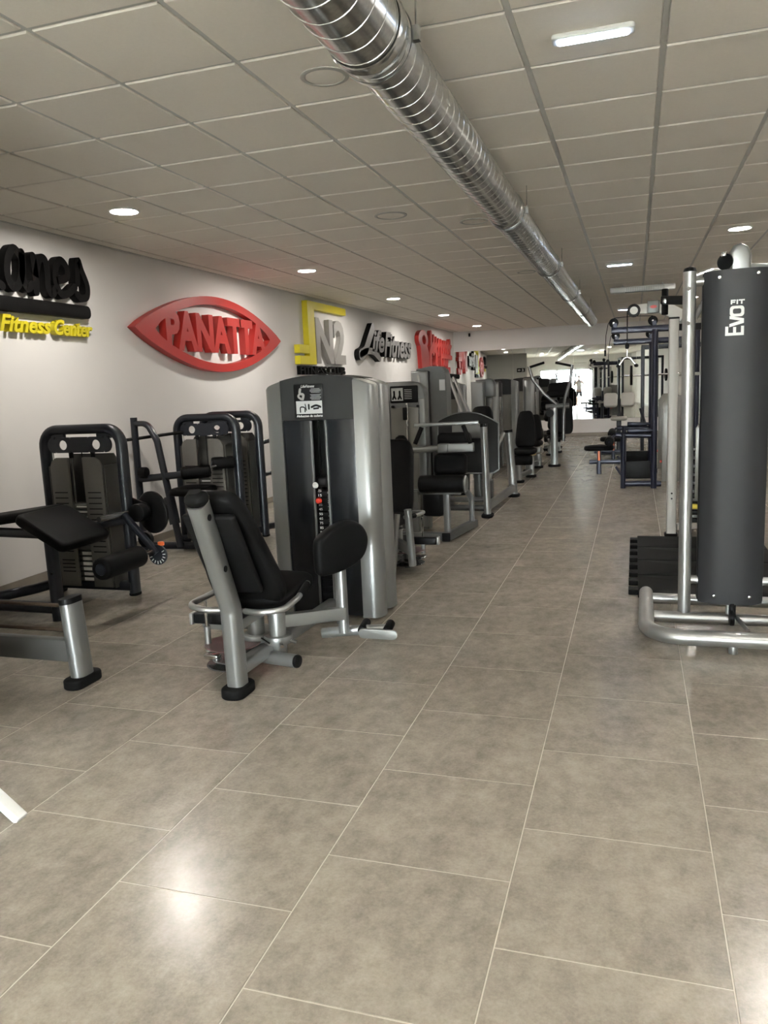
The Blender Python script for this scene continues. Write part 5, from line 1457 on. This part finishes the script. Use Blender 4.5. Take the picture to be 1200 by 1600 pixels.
# navy lat pulldown machines
def lat_machine(Y, x0, seat_x, label, col='navy_blue', top=2.19, detail=True):
    t = thing('lat_pulldown_machine', label, 'gym machine', (x0, Y, 0), 'navy lat pulldown machines')
    pr = prof_oval(0.08, 0.11)
    G().tube([(x0, Y, 0.0), (x0, Y, top - 0.06)], up=(0, 1, 0), prof=pr).obj('mast', col, t, 50)
    G().tube([(x0 + 0.5, Y, top - 0.055), (x0 - 0.56, Y, top - 0.045)], up=(0, 0, 1), prof=prof_rect(0.07, 0.085, 0.015)).obj('top_beam', col, t, 40)
    for px in (x0 - 0.53, x0 - 0.03):
        p = G().lathe([(0, -0.018), (0.05, -0.018), (0.062, -0.012), (0.055, 0), (0.062, 0.012), (0.05, 0.018), (0, 0.018)], (px, Y, top + 0.055), (0, 1, 0), 24).obj('pulley', 'black_plastic', t)
        G().cyl((px, Y - 0.025, top + 0.055), (px, Y - 0.018, top + 0.055), 0.012, 10).obj('pulley_bolt', 'chrome', p)
        G().box((px + 0.02, Y - 0.024, top + 0.015), (0.05, 0.006, 0.07)).obj('pulley_plate', col, p)
    G().tube([(x0 - 0.03, Y, top + 0.118), (x0 - 0.3, Y, top + 0.128), (x0 - 0.53, Y, top + 0.118), (x0 - 0.60, Y, top + 0.06), (x0 - 0.63, Y, top - 0.1), (x0 - 0.64, Y, top - 0.32)], bend=0.08, r=0.005, n=6).obj('cable', 'black_plastic', t)
    G().cyl((x0 - 0.64, Y, top - 0.38), (x0 - 0.64, Y, top - 0.3), 0.014, 10).obj('cable_stop', 'black_plastic', t)
    # lower frame
    G().tube([(x0 - 0.40, Y, 0.0), (x0 - 0.40, Y, 0.76)], up=(0, 1, 0), prof=prof_oval(0.07, 0.09)).obj('front_post', col, t, 50)
    G().tube([(x0 - 0.50, Y, 0.735), (x0, Y, 0.72)], up=(0, 0, 1), prof=prof_oval(0.065, 0.075)).obj('knee_beam', col, t, 50)
    G().tube([(x0 - 0.42, Y, 0.06), (x0 + 0.1, Y, 0.06)], up=(0, 0, 1), prof=prof_oval(0.06, 0.075)).obj('base_rail', col, t, 50)
    G().box((x0 - 0.2, Y + 0.02, 0.25), (0.34, 0.02, 0.24), bev=0.004).obj('kick_panel', 'black_plastic', t)
    G().tube([(x0 - 0.85, Y, 0.37), (x0 - 0.40, Y, 0.37)], up=(0, 0, 1), prof=prof_rect(0.05, 0.06, 0.012)).obj('seat_rail', col, t, 40)
    G().tube([(x0 - 0.50, Y, 0.30), (x0 - 0.42, Y, 0.18)], 0.018).obj('seat_gusset', col, t)
    sx = x0 - 0.72 + seat_x
    sp = G().tube([(sx, Y, 0.20), (sx, Y, 0.53)], up=(0, 1, 0), prof=prof_rect(0.06, 0.06, 0.012)).obj('seat_post', col, t, 40)
    G().box((sx, Y - 0.032, 0.46), (0.03, 0.004, 0.14)).obj('post_strip', 'orange_plastic', sp)
    G().slab(rrect(0.40, 0.34, 0.1, 5), 0.065, Matrix.Translation((sx, Y, 0.565)), 0.026, 0.006).obj('seat', 'vinyl', t, 60)
    roller(t, (x0 - 0.58, Y - 0.24, 0.66), (x0 - 0.58, Y + 0.24, 0.66), 0.062, core=False)
    G().tube([(x0 - 0.58, Y - 0.2, 0.66), (x0 - 0.52, Y, 0.73)], 0.018).obj('roller_arm', col, t)
    G().slab([(-0.22, -0.03), (0.12, -0.02), (0.14, 0.02), (-0.22, 0.035)], 0.1, FR((x0 - 0.13, Y, 0.79), (1, 0, 0), (0, 0, 1)), 0.02).obj('knee_guard', col, t, 50)
    G().cyl((x0 + 0.20, Y - 0.05, 0.37), (x0 + 0.08, Y - 0.05, 0.37), 0.018, 12).obj('selector_pin', 'red_plastic', t)
    # stack behind the mast
    G().tube([(x0 + 0.52, Y, 0.0), (x0 + 0.52, Y, top - 0.08)], up=(0, 1, 0), prof=pr).obj('rear_mast', col, t, 50)
    for k in range(16):
        G().box((x0 + 0.27, Y, 0.14 + k * 0.042), (0.3, 0.14, 0.034), bev=0.003).obj('weight_plate', 'silver_dark', t)
    G().slab([(-0.17, 0.1), (0.17, 0.1), (0.17, 1.15), (0.1, 1.25), (-0.1, 1.25), (-0.17, 1.15)], 0.012, FR((x0 + 0.27, Y - 0.1, 0), (1, 0, 0), (0, 0, 1)), 0.003).obj('stack_guard', 'smoke_panel', t, 40)
    ORG_reset()
    return t
lat_machine(11.25, 0.25, 0.0, 'nearer navy lat pulldown machine with low black seat facing the aisle')
lat_machine(12.85, 0.24, 0.16, 'farther navy lat pulldown machine partly behind the nearer one', top=2.10)
# bright backed stool near the mirror
t = thing('preacher_bench', 'small round pale seat on dark post in front of the mirror', 'bench', (-0.3, 16.2, 0))
G().slab(ellipse(0.16, 0.14, 24), 0.08, Matrix.Translation((-0.3, 16.2, 0.72)), 0.03).obj('seat', 'grey_paint', t, 60)
G().tube([(-0.3, 16.2, 0.03), (-0.3, 16.2, 0.68)], up=(1, 0, 0), prof=prof_rect(0.09, 0.09, 0.02)).obj('post', 'navy', t, 40)
G().tube([(-0.65, 16.2, 0.04), (0.3, 16.2, 0.04)], prof=prof_rect(0.07, 0.07, 0.02)).obj('base', 'navy', t, 40)
for x in (-0.46, -0.14):
    G().slab(rrect(0.26, 0.3, 0.06, 4), 0.09, FR((x, 16.35, 1.08), (1, 0, 0), (0, 0.5, 1)), 0.03).obj('arm_pad', 'grey_paint', t, 60)
G().tube([(-0.3, 16.3, 0.7), (-0.3, 16.35, 1.1)], 0.03).obj('pad_post', 'navy', t)
G().tube([(0.35, 16.6, 0.05), (0.1, 16.5, 0.9)], 0.03).obj('brace', 'navy', t)
ORG_reset()
t = thing('power_rack', 'dark frame rack with cables and curved handles at the right near the mirror', 'gym machine', (0.8, 17.6, 0))
for x in (0.15, 1.35):
    for y in (17.1, 18.1):
        G().tube([(x, y, 0.0), (x, y, 2.15)], up=(0, 1, 0), prof=prof_rect(0.07, 0.07, 0.01)).obj('post', 'navy', t, 40)
for y in (17.1, 18.1):
    G().tube([(0.15, y, 2.12), (1.35, y, 2.12)], prof=prof_rect(0.06, 0.06, 0.01)).obj('top_beam', 'navy', t, 40)
for x in (0.15, 1.35):
    G().tube([(x, 17.1, 2.12), (x, 18.1, 2.12)], prof=prof_rect(0.06, 0.06, 0.01)).obj('side_beam', 'navy', t, 40)
    G().tube([(x, 17.1, 0.04), (x, 18.1, 0.04)], prof=prof_rect(0.06, 0.06, 0.01)).obj('base_beam', 'navy', t, 40)
G().tube([(-0.2, 17.1, 1.55), (1.7, 17.1, 1.55)], 0.015).obj('barbell', 'chrome', t)
for x in (-0.1, 1.6):
    G().cyl((x, 17.1, 1.55), (x + 0.05, 17.1, 1.55), 0.2, 28, bevel=0.01).obj('weight_disc', 'rubber', t)
ORG_reset()

# ================================================================== PHOTOGRAPHER (seen in the mirror)
def skin_mesh(name, nodes, edges, mat, parent, sub=2, root=0):
    me = bpy.data.meshes.new(name)
    me.from_pydata([n_[0] for n_ in nodes], edges, [])
    ob = bpy.data.objects.new(name, me); COL.objects.link(ob)
    ob.modifiers.new('skin', 'SKIN')
    for i, n_ in enumerate(nodes):
        r = n_[1]
        me.skin_vertices[0].data[i].radius = (r, r) if not isinstance(r, tuple) else r
        me.skin_vertices[0].data[i].use_root = (i == root)
    sb = ob.modifiers.new('sub', 'SUBSURF'); sb.levels = sub; sb.render_levels = sub
    dg = bpy.context.evaluated_depsgraph_get()
    m2 = bpy.data.meshes.new_from_object(ob.evaluated_get(dg))
    bpy.data.objects.remove(ob)
    m2.materials.clear(); m2.materials.append(MATS[mat]); m2.shade_smooth()
    o2 = bpy.data.objects.new(name, m2); COL.objects.link(o2); o2.parent = parent
    return o2
BX, BY = 0.0, -0.42
pr_ = thing('person', 'person in pale t-shirt and dark shorts photographing, reflected in the far mirror', 'person', (BX, BY, 0))
nodes = []; edges = []
def nd(p, r, par=None):
    nodes.append((p, r)); i = len(nodes) - 1
    if par is not None: edges.append((par, i))
    return i
pel = nd((0, 0, 0.93), (0.15, 0.11))
wa = nd((0, 0.0, 1.08), (0.135, 0.10), pel); chs = nd((0, 0.0, 1.28), (0.165, 0.115), wa); nk0 = nd((0, 0.0, 1.42), (0.08, 0.07), chs)
nk = nd((0, 0.01, 1.48), 0.055, nk0); jaw = nd((0, 0.025, 1.545), (0.065, 0.075), nk); hd_ = nd((0, 0.015, 1.63), (0.078, 0.095), jaw); cr_ = nd((0, 0.005, 1.70), (0.06, 0.075), hd_)
for s in (-1, 1):
    sh_ = nd((s * 0.17, 0, 1.39), 0.062, nk0)
    el = nd((s * 0.27, 0.12, 1.17), 0.042, sh_); wr = nd((s * 0.10, 0.33, 1.42), 0.027, el)
    pm = nd((s * 0.075, 0.365, 1.47), (0.03, 0.018), wr)
    for q in range(4):
        f1 = nd((s * (0.088 - 0.004 * q), 0.388, 1.475 + 0.019 * q), 0.0095, pm)
        f2 = nd((s * (0.070 - 0.004 * q), 0.396, 1.485 + 0.02 * q), 0.0085, f1)
        nd((s * (0.055 + 0.003 * q), 0.391, 1.488 + 0.02 * q), 0.0075, f2)
    t1 = nd((s * 0.052, 0.355, 1.475), 0.011, pm); nd((s * 0.035, 0.36, 1.49), 0.009, t1)
    hp_ = nd((s * 0.09, 0, 0.86), 0.088, pel); kn = nd((s * 0.11, 0.02, 0.48), 0.056, hp_); cf = nd((s * 0.115, -0.015, 0.32), 0.054, kn)
    an = nd((s * 0.12, -0.01, 0.09), 0.036, cf); hl = nd((s * 0.12, -0.02, 0.045), 0.036, an); nd((s * 0.135, 0.15, 0.032), (0.042, 0.026), hl)
body = skin_mesh('body', nodes, edges, 'skin', pr_)
# shirt, shorts, shoes
nodes = []; edges = []
a = nd((0, 0, 0.90), (0.165, 0.125)); b = nd((0, 0, 1.08), (0.152, 0.117), a); c = nd((0, 0, 1.28), (0.18, 0.13), b); d_ = nd((0, 0, 1.425), (0.09, 0.08), c)
for s in (-1, 1):
    e_ = nd((s * 0.18, 0, 1.39), 0.078, d_); nd((s * 0.245, 0.075, 1.255), 0.066, e_)
skin_mesh('t_shirt', nodes, edges, 'tshirt', pr_)
nodes = []; edges = []
a = nd((0, 0, 0.96), (0.158, 0.12)); 
for s in (-1, 1):
    e_ = nd((s * 0.09, 0, 0.84), 0.105, a); nd((s * 0.105, 0.01, 0.56), 0.088, e_)
skin_mesh('shorts', nodes, edges, 'shorts', pr_)
for s in (-1, 1):
    nodes = []; edges = []
    a = nd((s * 0.12, -0.03, 0.05), (0.047, 0.05)); b = nd((s * 0.128, 0.08, 0.045), (0.05, 0.042), a); nd((s * 0.135, 0.17, 0.036), (0.045, 0.034), b)
    skin_mesh('shoe', nodes, edges, 'white_plastic', pr_)
def local(o_):
    return o_
ORG = Vector((0, 0, 0))
G().lathe([(0, 0.105), (0.05, 0.095), (0.08, 0.065), (0.094, 0.02), (0.092, -0.02), (0.08, -0.03)], (0, -0.012, 1.655), (0, -0.25, 1), 22).obj('hair', 'hair', pr_, 60)
for s in (-1, 1):
    G().lathe([(0, 0.011), (0.008, 0.008), (0.011, 0), (0.008, -0.008), (0, -0.011)], (s * 0.032, 0.098, 1.625), (0, 0, 1), 12).obj('eye', 'white_print', pr_, 60)
    G().slab(ellipse(0.016, 0.03, 14), 0.014, FR((s * 0.083, 0.0, 1.615), (0, 1, 0), (0, 0, 1)), 0.006).obj('ear', 'skin', pr_, 60)
G().lathe([(0, 0.028), (0.007, 0.022), (0.014, 0.0), (0.012, -0.008), (0, -0.01)], (0, 0.108, 1.595), (0, 0.45, 1), 12).obj('nose', 'skin', pr_, 60)
G().slab(ellipse(0.024, 0.007, 14), 0.01, FR((0, 0.10, 1.558), (1, 0, 0), (0, 0, 1)), 0.004).obj('mouth', 'red_disc', pr_, 60)
ph = thing('smartphone', 'dark smartphone held upright by the photographer', 'phone', (0, -0.03, H))
G().slab(rrect(0.074, 0.15, 0.012, 4), 0.008, FR((0, -0.03, H - 0.02), (1, 0, 0), (0, 0, 1)), 0.002).obj('case', 'black_plastic', ph, 50)
G().cyl((0.022, -0.034, H + 0.04), (0.022, -0.022, H + 0.04), 0.008, 14).obj('lens', 'black_plastic', ph)
ORG_reset()

# labels for parts that look different from the rest of their thing
PART_LABELS = {'selector_pin': 'red selector pin', 'increment_knob': 'white round increment knob', 'exercise_card': 'black exercise card with white print',
               'end_plug': 'dark end plug', 'index_mark': 'white index mark', 'stop_lever': 'orange stop lever', 'rubber_foot': 'black rubber foot',
               'knee_pad': 'black padded knee cushion', 'badge': 'small red oval badge', 'strap': 'yellow strap', 'seat_board': 'tan wooden board',
               'post_strip': 'orange height strip', 'range_disc': 'flat metal range disc', 'shroud': 'taupe slotted weight stack shroud',
               'diffuser': 'glowing round diffuser', 'lens': 'glowing light strip lens', 'coupling': 'raised duct coupling ring'}
for o in bpy.data.objects:
    if o.parent is not None:
        k = o.name.split('.')[0]
        if k in PART_LABELS and not (k == 'lens' and o.parent.name.startswith('smartphone')):
            o['label'] = PART_LABELS[k]
